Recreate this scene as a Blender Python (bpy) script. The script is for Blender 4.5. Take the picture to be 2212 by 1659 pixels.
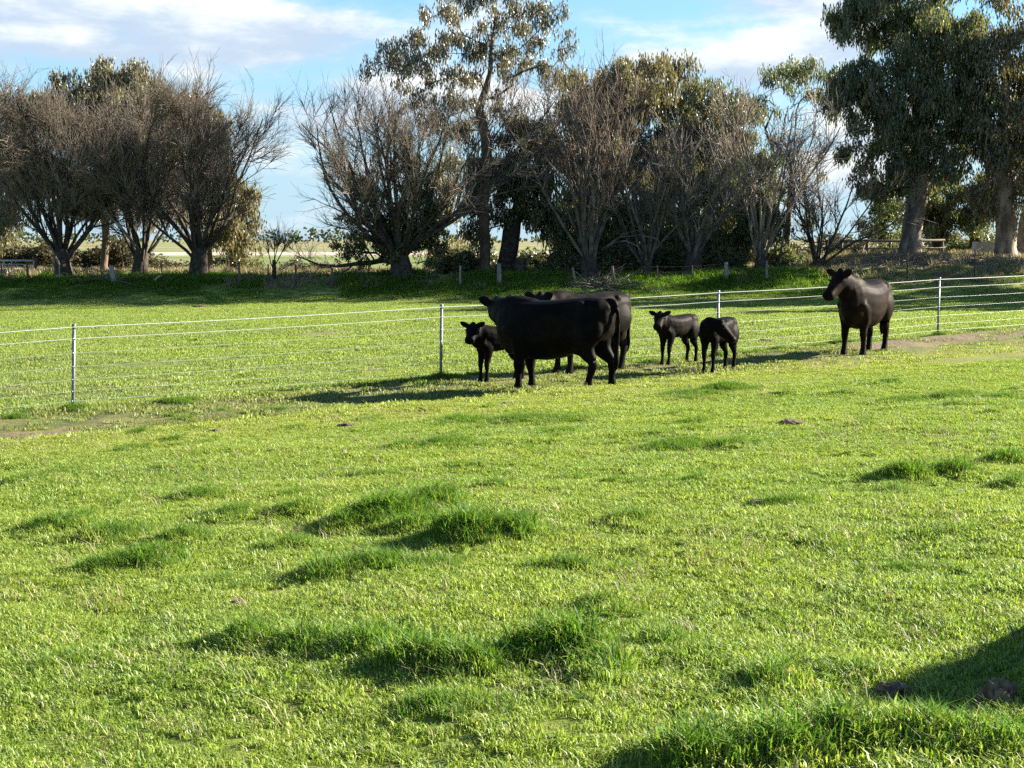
import bpy, bmesh, math, random
import numpy as np
from mathutils import Vector, Matrix

for o in list(bpy.data.objects):
    bpy.data.objects.remove(o, do_unlink=True)
SC = bpy.context.scene
COL = SC.collection
R = math.radians

# ------------------------------------------------------------------ camera, sky, sun, exposure
CAM_Z, PITCH, LENS = 2.1, 5.36, 54.0
SUN_EL, SUN_AZ = 24.0, 19.0          # azimuth measured from +X towards +Y (the sun stands right and a little ahead)
cam_d = bpy.data.cameras.new('camera')
cam = bpy.data.objects.new('camera', cam_d)
COL.objects.link(cam)
cam.location = (0, 0, CAM_Z)
cam.rotation_euler = (R(90 - PITCH), 0, 0)
cam_d.lens = LENS
cam_d.sensor_width = 36
cam_d.clip_start = 0.1
cam_d.clip_end = 9000
SC.camera = cam

sun_dir = Vector((math.cos(R(SUN_AZ)) * math.cos(R(SUN_EL)), math.sin(R(SUN_AZ)) * math.cos(R(SUN_EL)), math.sin(R(SUN_EL))))
sun_d = bpy.data.lights.new('sun', 'SUN')
sun_d.energy = 5.0
sun_d.angle = R(0.53)
sun_d.color = (1.0, 0.90, 0.74)
sun = bpy.data.objects.new('sun', sun_d)
COL.objects.link(sun)
sun.rotation_euler = sun_dir.to_track_quat('Z', 'Y').to_euler()
sun.location = (30, 10, 40)

SC.view_settings.view_transform = 'Standard'
SC.view_settings.look = 'None'
SC.view_settings.gamma = 1.0
SC.view_settings.exposure = 2.35
SC.view_settings.use_curve_mapping = False
SC.render.engine = 'CYCLES'
SC.cycles.max_bounces = 4
SC.cycles.diffuse_bounces = 2
SC.cycles.glossy_bounces = 2
SC.cycles.transmission_bounces = 2
SC.cycles.transparent_max_bounces = 4
SC.cycles.sample_clamp_indirect = 6.0
SC.cycles.use_denoising = False
SC.cycles.denoiser = 'OPENIMAGEDENOISE'
SC.cycles.denoising_input_passes = 'RGB_ALBEDO_NORMAL'
SC.cycles.denoising_prefilter = 'ACCURATE'

F_PX = LENS / 36.0 * 2212.0          # focal length in units of a 2212-wide picture


def ray(u, v):
    xc, zc = (u - 1106.0) / F_PX, -(v - 829.5) / F_PX
    p = R(PITCH)
    return Vector((xc, math.cos(p) + zc * math.sin(p), -math.sin(p) + zc * math.cos(p)))


def at(u, v, d):
    """world point at distance d (metres ahead) seen at picture position u, v"""
    r = ray(u, v)
    return Vector((r.x * d / r.y, d, CAM_Z + r.z * d / r.y))


class NT:
    def __init__(s, tree):
        s.t = tree

    def n(s, kind, **kw):
        nd = s.t.nodes.new(kind)
        for k, v in kw.items():
            if k.startswith('in_'):
                key = k[3:]
                nd.inputs[int(key) if key.isdigit() else key].default_value = v
            else:
                setattr(nd, k, v)
        return nd

    def l(s, a, b):
        s.t.links.new(a, b)

    def math(s, op, a, b=None, c=None, clamp=False):
        nd = s.t.nodes.new('ShaderNodeMath')
        nd.operation = op
        nd.use_clamp = clamp
        for i, v in enumerate((a, b, c)):
            if v is None:
                continue
            if isinstance(v, (int, float)):
                nd.inputs[i].default_value = v
            else:
                s.l(v, nd.inputs[i])
        return nd.outputs[0]

    def mixc(s, f, a, b, mode='MIX'):
        nd = s.t.nodes.new('ShaderNodeMix')
        nd.data_type = 'RGBA'
        nd.blend_type = mode
        for sock, v in ((nd.inputs[0], f), (nd.inputs[6], a), (nd.inputs[7], b)):
            if isinstance(v, (int, float)):
                sock.default_value = v
            elif isinstance(v, tuple):
                sock.default_value = (v[0], v[1], v[2], 1)
            else:
                s.l(v, sock)
        return nd.outputs[2]

    def noise(s, vec, scale, detail=3, rough=0.55, dist=0.0):
        nd = s.n('ShaderNodeTexNoise', in_Scale=scale, in_Detail=detail, in_Roughness=rough, in_Distortion=dist)
        if vec is not None:
            s.l(vec, nd.inputs['Vector'])
        return nd.outputs[0]

    def ramp(s, f, a, b, lo=0.0, hi=1.0):
        nd = s.n('ShaderNodeMapRange', interpolation_type='SMOOTHSTEP')
        s.l(f, nd.inputs[0])
        nd.inputs[1].default_value = a
        nd.inputs[2].default_value = b
        nd.inputs[3].default_value = lo
        nd.inputs[4].default_value = hi
        return nd.outputs[0]


def make_world():
    w = bpy.data.worlds.new('World')
    SC.world = w
    w.use_nodes = True
    t = NT(w.node_tree)
    w.node_tree.nodes.clear()
    out = t.n('ShaderNodeOutputWorld')
    w.cycles.sampling_method = 'MANUAL'
    w.cycles.sample_map_resolution = 512
    bg = t.n('ShaderNodeBackground', in_Strength=0.05)
    t.l(bg.outputs[0], out.inputs[0])
    sky = t.n('ShaderNodeTexSky', sky_type='NISHITA', sun_disc=False, sun_elevation=R(SUN_EL),
              sun_rotation=R(90 - SUN_AZ), altitude=120, air_density=1.0, dust_density=0.0, ozone_density=2.5)
    tc = t.n('ShaderNodeTexCoord')
    d = tc.outputs['Generated']
    sep = t.n('ShaderNodeSeparateXYZ')
    t.l(d, sep.inputs[0])
    X, Y, Z = sep.outputs
    az = t.math('ARCTAN2', X, Y)
    el = t.math('ARCSINE', Z)
    # flat-bottomed cumulus seen low over the plain: noise stretched along the horizon
    comb = t.n('ShaderNodeCombineXYZ')
    t.l(t.math('MULTIPLY', X, 1.0), comb.inputs[0])
    t.l(t.math('MULTIPLY', Y, 1.0), comb.inputs[1])
    t.l(t.math('MULTIPLY', Z, 3.0), comb.inputs[2])
    big = t.noise(comb.outputs[0], 4.2, 3, 0.5)
    fine = t.noise(comb.outputs[0], 13.0, 8, 0.62, 0.15)
    dens = t.math('ADD', t.math('MULTIPLY', big, 0.65), t.math('MULTIPLY', fine, 0.5))
    # the banks of cloud: (azimuth, elevation, half width, half height, weight) in radians
    blobs = [(-0.30, 0.148, 0.16, 0.020, 0.30), (-0.15, 0.132, 0.075, 0.017, 0.27), (-0.30, 0.118, 0.15, 0.012, 0.22),
             (-0.065, 0.096, 0.06, 0.015, 0.25), (-0.10, 0.074, 0.05, 0.010, 0.16), (0.02, 0.088, 0.06, 0.010, 0.12),
             (0.155, 0.112, 0.035, 0.015, 0.28), (0.085, 0.112, 0.022, 0.010, 0.18), (0.20, 0.128, 0.05, 0.017, 0.26), (0.19, 0.150, 0.05, 0.010, 0.2),
             (-0.10, 0.045, 0.08, 0.010, 0.10), (0.24, 0.040, 0.05, 0.02, 0.22), (0.22, 0.07, 0.05, 0.02, 0.2),
             (0.02, 0.070, 0.05, 0.016, 0.22), (0.9, 0.20, 0.25, 0.04, 0.25), (-0.9, 0.22, 0.3, 0.05, 0.25), (2.2, 0.25, 0.4, 0.06, 0.25), (-2.1, 0.2, 0.35, 0.05, 0.25)]
    tot = None
    low = None
    for (ba, be, wa, we, k) in blobs:
        a = t.math('DIVIDE', t.math('SUBTRACT', az, ba), wa)
        e = t.math('DIVIDE', t.math('SUBTRACT', el, be), we)
        q = t.math('ADD', t.math('POWER', t.math('ABSOLUTE', a), 2.0), t.math('POWER', t.math('ABSOLUTE', e), 2.0))
        g = t.math('EXPONENT', t.math('MULTIPLY', q, -1.0))
        g = t.math('MULTIPLY', g, k)
        tot = g if tot is None else t.math('ADD', tot, g)
        lo = t.math('MULTIPLY', g, e)          # >0 in the upper part of a bank, <0 in its base
        low = lo if low is None else t.math('ADD', low, lo)
    dens = t.math('ADD', dens, tot)
    mask = t.ramp(dens, 0.58, 0.80)
    lit = t.math('ADD', t.math('MULTIPLY', low, 3.2), t.math('MULTIPLY', t.math('SUBTRACT', fine, 0.5), 2.2))
    lit = t.ramp(lit, -0.35, 0.45)
    ccol = t.mixc(lit, (2.45, 2.95, 3.6), (4.6, 4.65, 4.6))
    skyc = t.mixc(1.0, sky.outputs[0], (0.57, 0.73, 0.84), 'MULTIPLY')
    skyc = t.mixc(t.ramp(el, 0.20, -0.02, 0.0, 0.85), skyc, (1.85, 2.75, 3.65))      # pale haze low in the sky, all the way round
    colr = t.mixc(t.math('MULTIPLY', mask, 0.92), skyc, ccol)
    t.l(colr, bg.inputs[0])


make_world()


# ------------------------------------------------------------------ helpers
def tag(o, label=None, cat=None, group=None, kind=None):
    if label: o['label'] = label
    if cat: o['category'] = cat
    if group: o['group'] = group
    if kind: o['kind'] = kind
    return o


def link(name, me, parent=None, mat=None):
    o = bpy.data.objects.new(name, me)
    COL.objects.link(o)
    if parent is not None:
        o.parent = parent
    if mat is not None and me is not None and not me.materials:
        me.materials.append(mat)
    return o


def empty(name, loc, rz=0.0):
    o = bpy.data.objects.new(name, None)
    COL.objects.link(o)
    o.location = loc
    o.rotation_euler = (0, 0, rz)
    o.empty_display_size = 0.2
    return o


def mesh_np(name, V, quads=None, tris=None, smooth=True):
    """mesh from numpy arrays of vertices, quads and triangles"""
    me = bpy.data.meshes.new(name)
    V = np.asarray(V, dtype=np.float32)
    parts = []
    sizes = []
    if quads is not None and len(quads):
        q = np.asarray(quads, dtype=np.int32)
        parts.append(q.ravel()); sizes.append(np.full(len(q), 4, np.int32))
    if tris is not None and len(tris):
        q = np.asarray(tris, dtype=np.int32)
        parts.append(q.ravel()); sizes.append(np.full(len(q), 3, np.int32))
    li = np.concatenate(parts); sz = np.concatenate(sizes)
    st = np.concatenate([[0], np.cumsum(sz)[:-1]]).astype(np.int32)
    me.vertices.add(len(V)); me.vertices.foreach_set('co', V.ravel())
    me.loops.add(len(li)); me.loops.foreach_set('vertex_index', li)
    me.polygons.add(len(sz)); me.polygons.foreach_set('loop_start', st); me.polygons.foreach_set('loop_total', sz)
    me.polygons.foreach_set('use_smooth', np.full(len(sz), smooth))
    me.update(calc_edges=True)
    me.validate()
    return me


class VNoise:
    """smooth 2-D value noise"""
    def __init__(s, seed):
        s.g = np.random.default_rng(seed).random((256, 256))

    def __call__(s, x, y, f=1.0):
        x = np.asarray(x, float) * f; y = np.asarray(y, float) * f
        xi = np.floor(x).astype(int); yi = np.floor(y).astype(int)
        fx = x - xi; fy = y - yi
        fx = fx * fx * (3 - 2 * fx); fy = fy * fy * (3 - 2 * fy)
        g = s.g
        a = g[xi % 256, yi % 256]; b = g[(xi + 1) % 256, yi % 256]
        c = g[xi % 256, (yi + 1) % 256]; d = g[(xi + 1) % 256, (yi + 1) % 256]
        return (a * (1 - fx) + b * fx) * (1 - fy) + (c * (1 - fx) + d * fx) * fy


N1, N2, N3 = VNoise(1), VNoise(2), VNoise(3)


def sstep(a, b, x):
    t = np.clip((np.asarray(x, float) - a) / (b - a), 0, 1)
    return t * t * (3 - 2 * t)


# ------------------------------------------------------------------ terrain
def crest(x):
    return 21.2 + 0.8 * np.clip(x, -14, 12)


def fence_y(x):
    return 25.36 + 0.67 * np.asarray(x, float)


def base_z(x, y):
    x = np.asarray(x, float); y = np.asarray(y, float)
    xc = np.clip(x, -14, 14)
    zf = 0.45 - 0.030 * (np.clip(y, -2, 40) - 4.7) + 0.036 * xc
    zl = -0.12 + 0.027 * xc
    t = sstep(-0.6, 1.0, y - crest(x))
    z = zf * (1 - t) + zl * t
    # paddock beyond the fence, rising to the bank under the trees
    zp = -0.15 + 0.008 * xc - 0.15 * sstep(40, 54, y) + (0.80 + 0.10 * (N3(x, y, 0.12) - .5)) * sstep(58.5, 65.5, y + 2.0 * (N2(x, y, .11) - .5))
    z = z * (1 - sstep(0, 14, y - fence_y(np.clip(x, -12, 12)))) + zp * sstep(0, 14, y - fence_y(np.clip(x, -12, 12)))
    # spoil bank on the right
    mb = sstep(12.0, 17.0, x + 0.6 * (N1(x, y, 0.3) - 0.5)) * sstep(62, 69, y) * (1 - sstep(80, 90, y))
    z = z + mb * (0.62 + 0.25 * (N2(x, y, 0.35) - 0.5))
    # far country: falls a little behind the bank, rises gently to the right
    far = sstep(72, 100, y)
    zfar = 0.30 + 1.25 * sstep(0.02, 0.34, x / np.maximum(y, 1.0)) + 0 * x
    z = z * (1 - far) + zfar * far
    # worn berm under the right half of the fence
    fd = np.abs(y - fence_y(x) + 0.6) / 1.2
    z = z + 0.10 * np.exp(-fd ** 2 * 3) * sstep(4.5, 7.5, x) * (1 - sstep(16, 20, x))
    return z


def hit(u, v, zf=None):
    """where the sight line through picture position (u, v) meets the ground"""
    r = ray(u, v)
    d = 3.0 * 1.0015 ** np.arange(2400)
    x, z = r.x * d / r.y, CAM_Z + r.z * d / r.y
    k = int(np.argmax(z <= (zf or base_z)(x, d)))
    p = Vector((x[k], d[k], z[k]))
    return p


# taller, darker grass growing in humps: (u, v, half width in picture px, strength)
TUFT_PX = [(840, 1128, 100, 1.15), (930, 1100, 85, .9), (1010, 1168, 95, 1.15), (1110, 1162, 75, .85), (750, 1142, 55, .8), (900, 1150, 60, .7),
           (110, 1150, 80, .55), (250, 1165, 90, .5), (400, 1170, 70, .5), (170, 1130, 50, .4), (310, 1230, 100, .75), (220, 1240, 60, .5),
           (720, 1250, 70, .7), (830, 1235, 100, .75), (960, 1220, 60, .4), (540, 1410, 70, .7), (660, 1415, 80, .7), (800, 1425, 90, .75),
           (930, 1455, 90, .95), (1020, 1465, 80, .8), (1150, 1440, 90, .85), (1240, 1435, 85, 1.05), (1310, 1465, 55, .8),
           (1560, 1645, 90, .8), (1690, 1632, 90, .85), (1820, 1615, 80, .9), (1950, 1615, 80, .7), (2070, 1610, 70, .65), (2180, 1615, 70, .65),
           (1470, 1655, 80, .8), (1960, 1035, 70, .7), (2050, 1028, 60, .8), (2180, 1000, 60, .7), (2190, 1050, 40, .4),
           (1555, 850, 70, .7), (1480, 858, 70, .5), (1620, 848, 40, .4), (1950, 868, 70, .5), (2060, 862, 80, .6), (2170, 862, 60, .5),
           (1000, 912, 80, .45), (1130, 908, 90, .5), (1250, 905, 60, .35), (960, 968, 70, .5), (880, 975, 50, .4), (1200, 938, 40, .4),
           (1450, 970, 80, .5), (1580, 965, 60, .5), (430, 1075, 60, .5), (50, 1045, 60, .4), (500, 1115, 70, .4), (640, 1112, 70, .45),
           (1370, 1130, 60, .45), (1440, 1390, 70, .5), (1650, 1480, 50, .5), (120, 1450, 60, .3), (1800, 1180, 50, .25)]
TUFTS = []
for (u, v, hw, k) in TUFT_PX:
    p = hit(u, v)
    s = p.y / F_PX
    TUFTS.append((p.x, p.y, hw * s, max(hw * s * 0.9, 0.16), k))
TUFTS += [(2.75, 5.75, 0.6, 0.45, 1.1)]  # tuft on top of the added shadow-casting hump
_rg = np.random.default_rng(3)
for _ in range(70):                                   # small stray tufts all over the meadow
    _y = math.sqrt(_rg.uniform(5.2 ** 2, 21 ** 2)); _x = _rg.uniform(-.36, .36) * _y
    TUFTS.append((_x, _y, _rg.uniform(.08, .3), _rg.uniform(.08, .2), _rg.uniform(.12, .42)))
for _ in range(46):                                   # ungrazed grass along the foot of the fence
    _x = _rg.uniform(-9, 11)
    TUFTS.append((_x, 25.36 + .67 * _x + _rg.normal(0, .12), _rg.uniform(.1, .4), .12, _rg.uniform(.2, .5)))
for _x in (-6.12, -1.15, 3.74, 8.65):
    TUFTS.append((_x, 25.36 + .67 * _x - .05, .18, .15, .75))


def tuft(x, y):
    x = np.asarray(x, float); y = np.asarray(y, float)
    h = np.zeros(np.broadcast(x, y).shape)
    wob = 0.16 * (N2(x, y, 3.0) - 0.5)
    for (tx, ty, rx, ry, k) in TUFTS:
        q = ((x - tx + wob) / rx) ** 2 + ((y - ty + wob) / ry) ** 2
        h = np.maximum(h, k * np.exp(-q * 1.1))
    return h


def ground_z(x, y):
    x = np.asarray(x, float); y = np.asarray(y, float)
    z = base_z(x, y)
    near = 1 - sstep(30, 70, y)
    z = z + 0.045 * (N1(x, y, 0.55) - 0.5) + 0.05 * near * (N2(x, y, 1.7) - 0.5) + 0.028 * near * (N3(x, y, 4.2) - 0.5)
    z = z + 0.07 * tuft(x, y)
    z = z + 0.45 * np.exp(-(((x - 2.75) / 0.50) ** 2 + ((y - 5.75) / 0.50) ** 2))      # hump added past the right edge to cast the lower right shadow
    z = z + 0.10 * sstep(55, 66, y) * (1 - sstep(85, 120, y)) * (N3(x, y, 0.8) - 0.5) * 2
    return z


def gz(x, y):
    return float(ground_z(x, y))


# ------------------------------------------------------------------ materials
def new_mat(name):
    m = bpy.data.materials.new(name)
    m.use_nodes = True
    m.node_tree.nodes.clear()
    t = NT(m.node_tree)
    out = t.n('ShaderNodeOutputMaterial')
    return m, t, out


def principled(name, col, rough=0.7, var=0.25, scale=8.0, bump=0.2, metal=0.0, col2=None, sheen=0.0, spec=0.5, bdist=0.02, stretch=None):
    m, t, out = new_mat(name)
    b = t.n('ShaderNodeBsdfPrincipled', in_Roughness=rough, in_Metallic=metal)
    b.inputs['Specular IOR Level'].default_value = spec
    if sheen:
        b.inputs['Sheen Weight'].default_value = sheen
        b.inputs['Sheen Roughness'].default_value = 0.5
    tc = t.n('ShaderNodeTexCoord')
    vec = tc.outputs['Object']
    if stretch:
        mp = t.n('ShaderNodeMapping'); mp.inputs['Scale'].default_value = stretch
        t.l(vec, mp.inputs[0]); vec = mp.outputs[0]
    n = t.noise(vec, scale, 5, 0.6)
    if col2 is None:
        col2 = tuple(c * (1 - var) for c in col)
        col = tuple(c * (1 + var) for c in col)
    f = t.ramp(n, 0.35, 0.65)
    t.l(t.mixc(f, col2, col), b.inputs[0])
    if bump:
        bp = t.n('ShaderNodeBump', in_Strength=bump, in_Distance=bdist)
        t.l(t.noise(vec, scale * 3, 4, 0.6), bp.inputs['Height'])
        t.l(bp.outputs[0], b.inputs['Normal'])
    t.l(b.outputs[0], out.inputs[0])
    return m


def grass_colour(t, pos):
    """colour of pasture by place: lush, yellowing, worn"""
    patch = t.noise(pos, 0.35, 4, 0.6)
    fine = t.noise(pos, 2.3, 3, 0.6)
    tiny = t.noise(pos, 11.0, 2, 0.6)
    c = t.mixc(t.ramp(patch, 0.35, 0.68), (0.168, 0.252, 0.026), (0.275, 0.318, 0.034))
    c = t.mixc(t.math('MULTIPLY', t.ramp(fine, 0.46, 0.70), 0.65), c, (0.325, 0.355, 0.055))
    c = t.mixc(t.math('MULTIPLY', t.ramp(tiny, 0.50, 0.72), 0.50), c, (0.075, 0.165, 0.024))
    sp = t.n('ShaderNodeSeparateXYZ'); t.l(pos, sp.inputs[0])
    cr = t.math('SUBTRACT', sp.outputs[1], t.math('ADD', t.math('MULTIPLY', sp.outputs[0], 0.8), 21.2))
    thin = t.math('MULTIPLY', t.ramp(cr, -4.5, -1.5), t.ramp(cr, 1.0, 0.2))          # closely grazed along the crest
    c = t.mixc(t.math('MULTIPLY', thin, t.ramp(fine, 0.25, 0.6, 0.35, 0.85)), c, (0.30, 0.31, 0.055))
    # trodden, duller lane behind the crest; paler streaky paddock beyond the fence
    sv = t.n('ShaderNodeMapping'); sv.inputs['Scale'].default_value = (0.10, 0.55, 1.0); t.l(pos, sv.inputs[0])
    streak = t.noise(sv.outputs[0], 1.0, 5, 0.65)
    fd = t.math('SUBTRACT', sp.outputs[1], t.math('ADD', t.math('MULTIPLY', sp.outputs[0], 0.67), 25.36))
    lane = t.math('MULTIPLY', t.ramp(cr, 0.3, 1.3), t.ramp(fd, 1.2, -0.4))
    c = t.mixc(t.math('MULTIPLY', lane, t.ramp(fine, 0.25, 0.62, 0.45, 0.95)), c, (0.130, 0.132, 0.058))
    pad = t.math('MULTIPLY', t.ramp(fd, -0.3, 2.0), t.ramp(streak, 0.32, 0.62, 0.25, 0.85))
    c = t.mixc(pad, c, (0.200, 0.232, 0.075))
    c = t.mixc(t.math('MULTIPLY', t.ramp(fd, -0.3, 2.0), t.ramp(streak, 0.60, 0.70, 0.0, 0.55)), c, (0.150, 0.140, 0.080))
    return c


def lane_mask(t, pos):
    """0..1: the worn strip between the crest and the fence, and straggling dry patches in the paddock"""
    s = t.n('ShaderNodeSeparateXYZ'); t.l(pos, s.inputs[0])
    X, Y = s.outputs[0], s.outputs[1]
    fy = t.math('ADD', t.math('MULTIPLY', X, 0.67), 25.36)
    dd = t.math('SUBTRACT', Y, fy)
    n = t.noise(pos, 0.9, 5, 0.65)
    band = t.math('MULTIPLY', t.ramp(dd, -5.2, -3.2), t.ramp(dd, -0.2, 0.8, 1.0, 0.0))
    return t, X, Y, dd, n, band


def make_ground_mat():
    m, t, out = new_mat('pasture_ground')
    geo = t.n('ShaderNodeNewGeometry')
    pos = geo.outputs['Position']
    c = grass_colour(t, pos)
    _, X, Y, dd, n, band = lane_mask(t, pos)
    c = t.mixc(t.ramp(Y, 60.0, 24.0, 0.0, 0.62), c, (0.045, 0.060, 0.020))     # thatch between the blades where they stand apart
    soil = t.mixc(t.noise(pos, 6.0, 5, 0.75), (0.070, 0.052, 0.034), (0.205, 0.162, 0.105))
    worn = t.math('MULTIPLY', band, t.ramp(n, 0.40, 0.60))
    c = t.mixc(t.math('MULTIPLY', worn, 0.55), c, (0.20, 0.17, 0.06))
    # bare soil: at the left end of the lane and along the right half of the fence
    left = t.math('MULTIPLY', t.ramp(X, -4.2, -5.6), t.math('MULTIPLY', t.ramp(dd, -4.6, -3.8), t.ramp(dd, -1.8, -2.6)))
    right = t.math('MULTIPLY', t.ramp(X, 5.6, 7.0), t.math('MULTIPLY', t.ramp(dd, -2.0, -1.2), t.ramp(dd, 0.25, -0.3)))
    pad = t.math('MULTIPLY', t.ramp(dd, 2.5, 4.0), t.ramp(dd, 9.0, 6.0))
    pad = t.math('MULTIPLY', pad, t.ramp(t.noise(pos, 0.45, 3, 0.6), 0.56, 0.66))
    n4 = t.noise(pos, 3.3, 5, 0.7)
    bare = t.math('MULTIPLY', t.math('MAXIMUM', left, right), t.ramp(t.math('ADD', t.math('MULTIPLY', n, 0.5), t.math('MULTIPLY', n4, 0.5)), 0.38, 0.54))
    bare = t.math('MAXIMUM', bare, t.math('MULTIPLY', pad, 0.8))
    sx = t.math('POWER', t.math('ABSOLUTE', t.math('DIVIDE', t.math('ADD', X, 5.5), 5.0)), 2.0)
    sy = t.math('POWER', t.math('ABSOLUTE', t.math('DIVIDE', t.math('SUBTRACT', t.math('SUBTRACT', Y, 37.9), t.math('MULTIPLY', X, 0.06)), 0.9)), 2.0)
    scar = t.math('MULTIPLY', t.math('EXPONENT', t.math('MULTIPLY', t.math('ADD', sx, sy), -1.0)), t.ramp(n, 0.34, 0.56))
    bare = t.math('MAXIMUM', bare, scar)
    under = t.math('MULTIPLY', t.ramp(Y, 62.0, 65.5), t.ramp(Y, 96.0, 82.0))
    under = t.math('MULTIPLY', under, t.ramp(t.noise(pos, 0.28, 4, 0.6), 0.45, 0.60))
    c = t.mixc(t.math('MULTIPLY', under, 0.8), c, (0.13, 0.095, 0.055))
    spoil = t.math('MULTIPLY', t.math('MULTIPLY', t.ramp(X, 12.5, 15.5), t.ramp(Y, 61.0, 65.0)), t.ramp(Y, 92.0, 80.0))
    c = t.mixc(t.math('MULTIPLY', spoil, 0.85), c, t.mixc(t.noise(pos, 1.6, 5, 0.7), (0.10, 0.085, 0.055), (0.24, 0.20, 0.14)))
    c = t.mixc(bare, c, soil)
    # far paddocks: stubble and young crop in strips
    strip = t.math('FRACT', t.math('ADD', t.math('MULTIPLY', Y, 0.0062), t.math('MULTIPLY', X, 0.0011)))
    farc = t.mixc(t.ramp(strip, 0.35, 0.42), (0.22, 0.18, 0.10), (0.10, 0.16, 0.035))
    farc = t.mixc(t.ramp(t.noise(pos, 0.02, 4, 0.6), 0.4, 0.6), farc, (0.20, 0.17, 0.10))
    c = t.mixc(t.ramp(Y, 88.0, 108.0), c, farc)
    b = t.n('ShaderNodeBsdfPrincipled', in_Roughness=0.95)
    b.inputs['Specular IOR Level'].default_value = 0.15
    t.l(c, b.inputs[0])
    bp = t.n('ShaderNodeBump', in_Strength=0.6, in_Distance=0.05)
    t.l(t.noise(pos, 9.0, 5, 0.7), bp.inputs['Height'])
    t.l(bp.outputs[0], b.inputs['Normal'])
    t.l(b.outputs[0], out.inputs[0])
    return m


def leaf_mat(name, ca, cb, trans=0.35, gloss=0.04, rough=0.5, by_pos=False, dry=None):
    m, t, out = new_mat(name)
    geo = t.n('ShaderNodeNewGeometry')
    rnd = geo.outputs['Random Per Island']
    if by_pos:
        pos = geo.outputs['Position']
        c = grass_colour(t, pos)
        _, X, Y, dd, n, band = lane_mask(t, pos)
        worn = t.math('MULTIPLY', band, t.ramp(n, 0.38, 0.60))
        c = t.mixc(t.math('MULTIPLY', worn, 0.55), c, (0.19, 0.175, 0.070))
        c = t.mixc(t.ramp(rnd, 0.0, 1.0, 0.0, 0.8), t.mixc(1.0, c, (0.62, 0.72, 0.62), 'MULTIPLY'), t.mixc(0.45, c, (0.48, 0.60, 0.17)))
        dr = t.ramp(rnd, 0.93, 0.96)
        c = t.mixc(t.math('MULTIPLY', dr, 0.75), c, (0.42, 0.36, 0.20))
    else:
        c = t.mixc(rnd, ca, cb)
        if dry:
            c = t.mixc(t.ramp(rnd, 0.86, 0.95), c, dry)
    dif = t.n('ShaderNodeBsdfDiffuse'); t.l(c, dif.inputs[0])
    tr = t.n('ShaderNodeBsdfTranslucent')
    t.l(t.mixc(1.0, c, (1.25, 1.3, 0.75), 'MULTIPLY'), tr.inputs[0])
    gl = t.n('ShaderNodeBsdfGlossy', in_Roughness=rough); gl.inputs[0].default_value = (0.85, 0.9, 0.95, 1)
    a = t.n('ShaderNodeMixShader', in_0=trans); t.l(dif.outputs[0], a.inputs[1]); t.l(tr.outputs[0], a.inputs[2])
    b = t.n('ShaderNodeMixShader', in_0=gloss)
    t.l(a.outputs[0], b.inputs[1]); t.l(gl.outputs[0], b.inputs[2])
    t.l(b.outputs[0], out.inputs[0])
    return m


M = {}
M['ground'] = make_ground_mat()
M['grass'] = leaf_mat('grass_blades', None, None, 0.45, 0.025, 0.5, by_pos=True)
M['tuft'] = leaf_mat('tall_grass', (0.052, 0.138, 0.020), (0.155, 0.250, 0.032), 0.45, 0.012, 0.5, dry=(0.26, 0.25, 0.10))
M['drygrass'] = leaf_mat('dry_grass', (0.16, 0.13, 0.065), (0.30, 0.245, 0.14), 0.3, 0.05, 0.6)
M['gum'] = leaf_mat('gum_leaves', (0.050, 0.066, 0.028), (0.125, 0.128, 0.052), 0.42, 0.06, 0.38, dry=(0.17, 0.115, 0.055))
M['gum_bronze'] = leaf_mat('bronze_gum_leaves', (0.060, 0.066, 0.040), (0.150, 0.125, 0.078), 0.40, 0.06, 0.4, dry=(0.20, 0.13, 0.08))
M['gum_dark'] = leaf_mat('dark_gum_leaves', (0.040, 0.066, 0.030), (0.130, 0.145, 0.052), 0.42, 0.04, 0.4, dry=(0.24, 0.18, 0.07))
M['gum_gold'] = leaf_mat('brown_sunlit_gum_leaves', (0.068, 0.070, 0.028), (0.165, 0.135, 0.056), 0.40, 0.06, 0.4, dry=(0.22, 0.15, 0.07))  # brown-green leaves with the gold of sunlit crowns put into the colour
M['scrub'] = leaf_mat('scrub_leaves', (0.040, 0.042, 0.024), (0.085, 0.075, 0.042), 0.25, 0.015, 0.6, dry=(0.15, 0.11, 0.065))
M['bark_dark'] = principled('dark_willow_bark', (0.050, 0.041, 0.034), 0.9, 0.45, 5.0, 0.8, bdist=0.04, spec=0.2)
M['twig'] = principled('grey_twig', (0.165, 0.136, 0.108), 0.8, 0.35, 3.0, 0.0, spec=0.3)
M['twig_red'] = principled('reddish_twig', (0.170, 0.124, 0.090), 0.75, 0.35, 3.0, 0.0, spec=0.3)
M['stem_pale'] = principled('pale_stem_bark', (0.17, 0.142, 0.118), 0.8, 0.3, 2.5, 0.3, col2=(0.055, 0.045, 0.038), spec=0.2)
M['bark_gum'] = principled('gum_bark', (0.34, 0.27, 0.20), 0.8, 0.3, 1.8, 0.5, col2=(0.075, 0.058, 0.046), bdist=0.03, stretch=(1, 1, 0.35), spec=0.25)
M['bark_brown'] = principled('brown_gum_bark', (0.115, 0.082, 0.062), 0.85, 0.4, 2.5, 0.8, bdist=0.04, stretch=(1, 1, 0.3), spec=0.2)
M['dead'] = principled('bleached_dead_wood', (0.32, 0.27, 0.22), 0.8, 0.3, 3.0, 0.4, col2=(0.13, 0.105, 0.088), spec=0.2)
M['steel'] = principled('galvanised_steel', (0.15, 0.17, 0.18), 0.5, 0.2, 12, 0.1, metal=0.3)
M['wire_white'] = principled('white_coated_wire', (0.46, 0.48, 0.48), 0.35, 0.06, 4, 0.0)
M['wire'] = principled('galvanised_wire', (0.42, 0.44, 0.42), 0.4, 0.15, 4, 0.0, metal=0.35)
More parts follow.
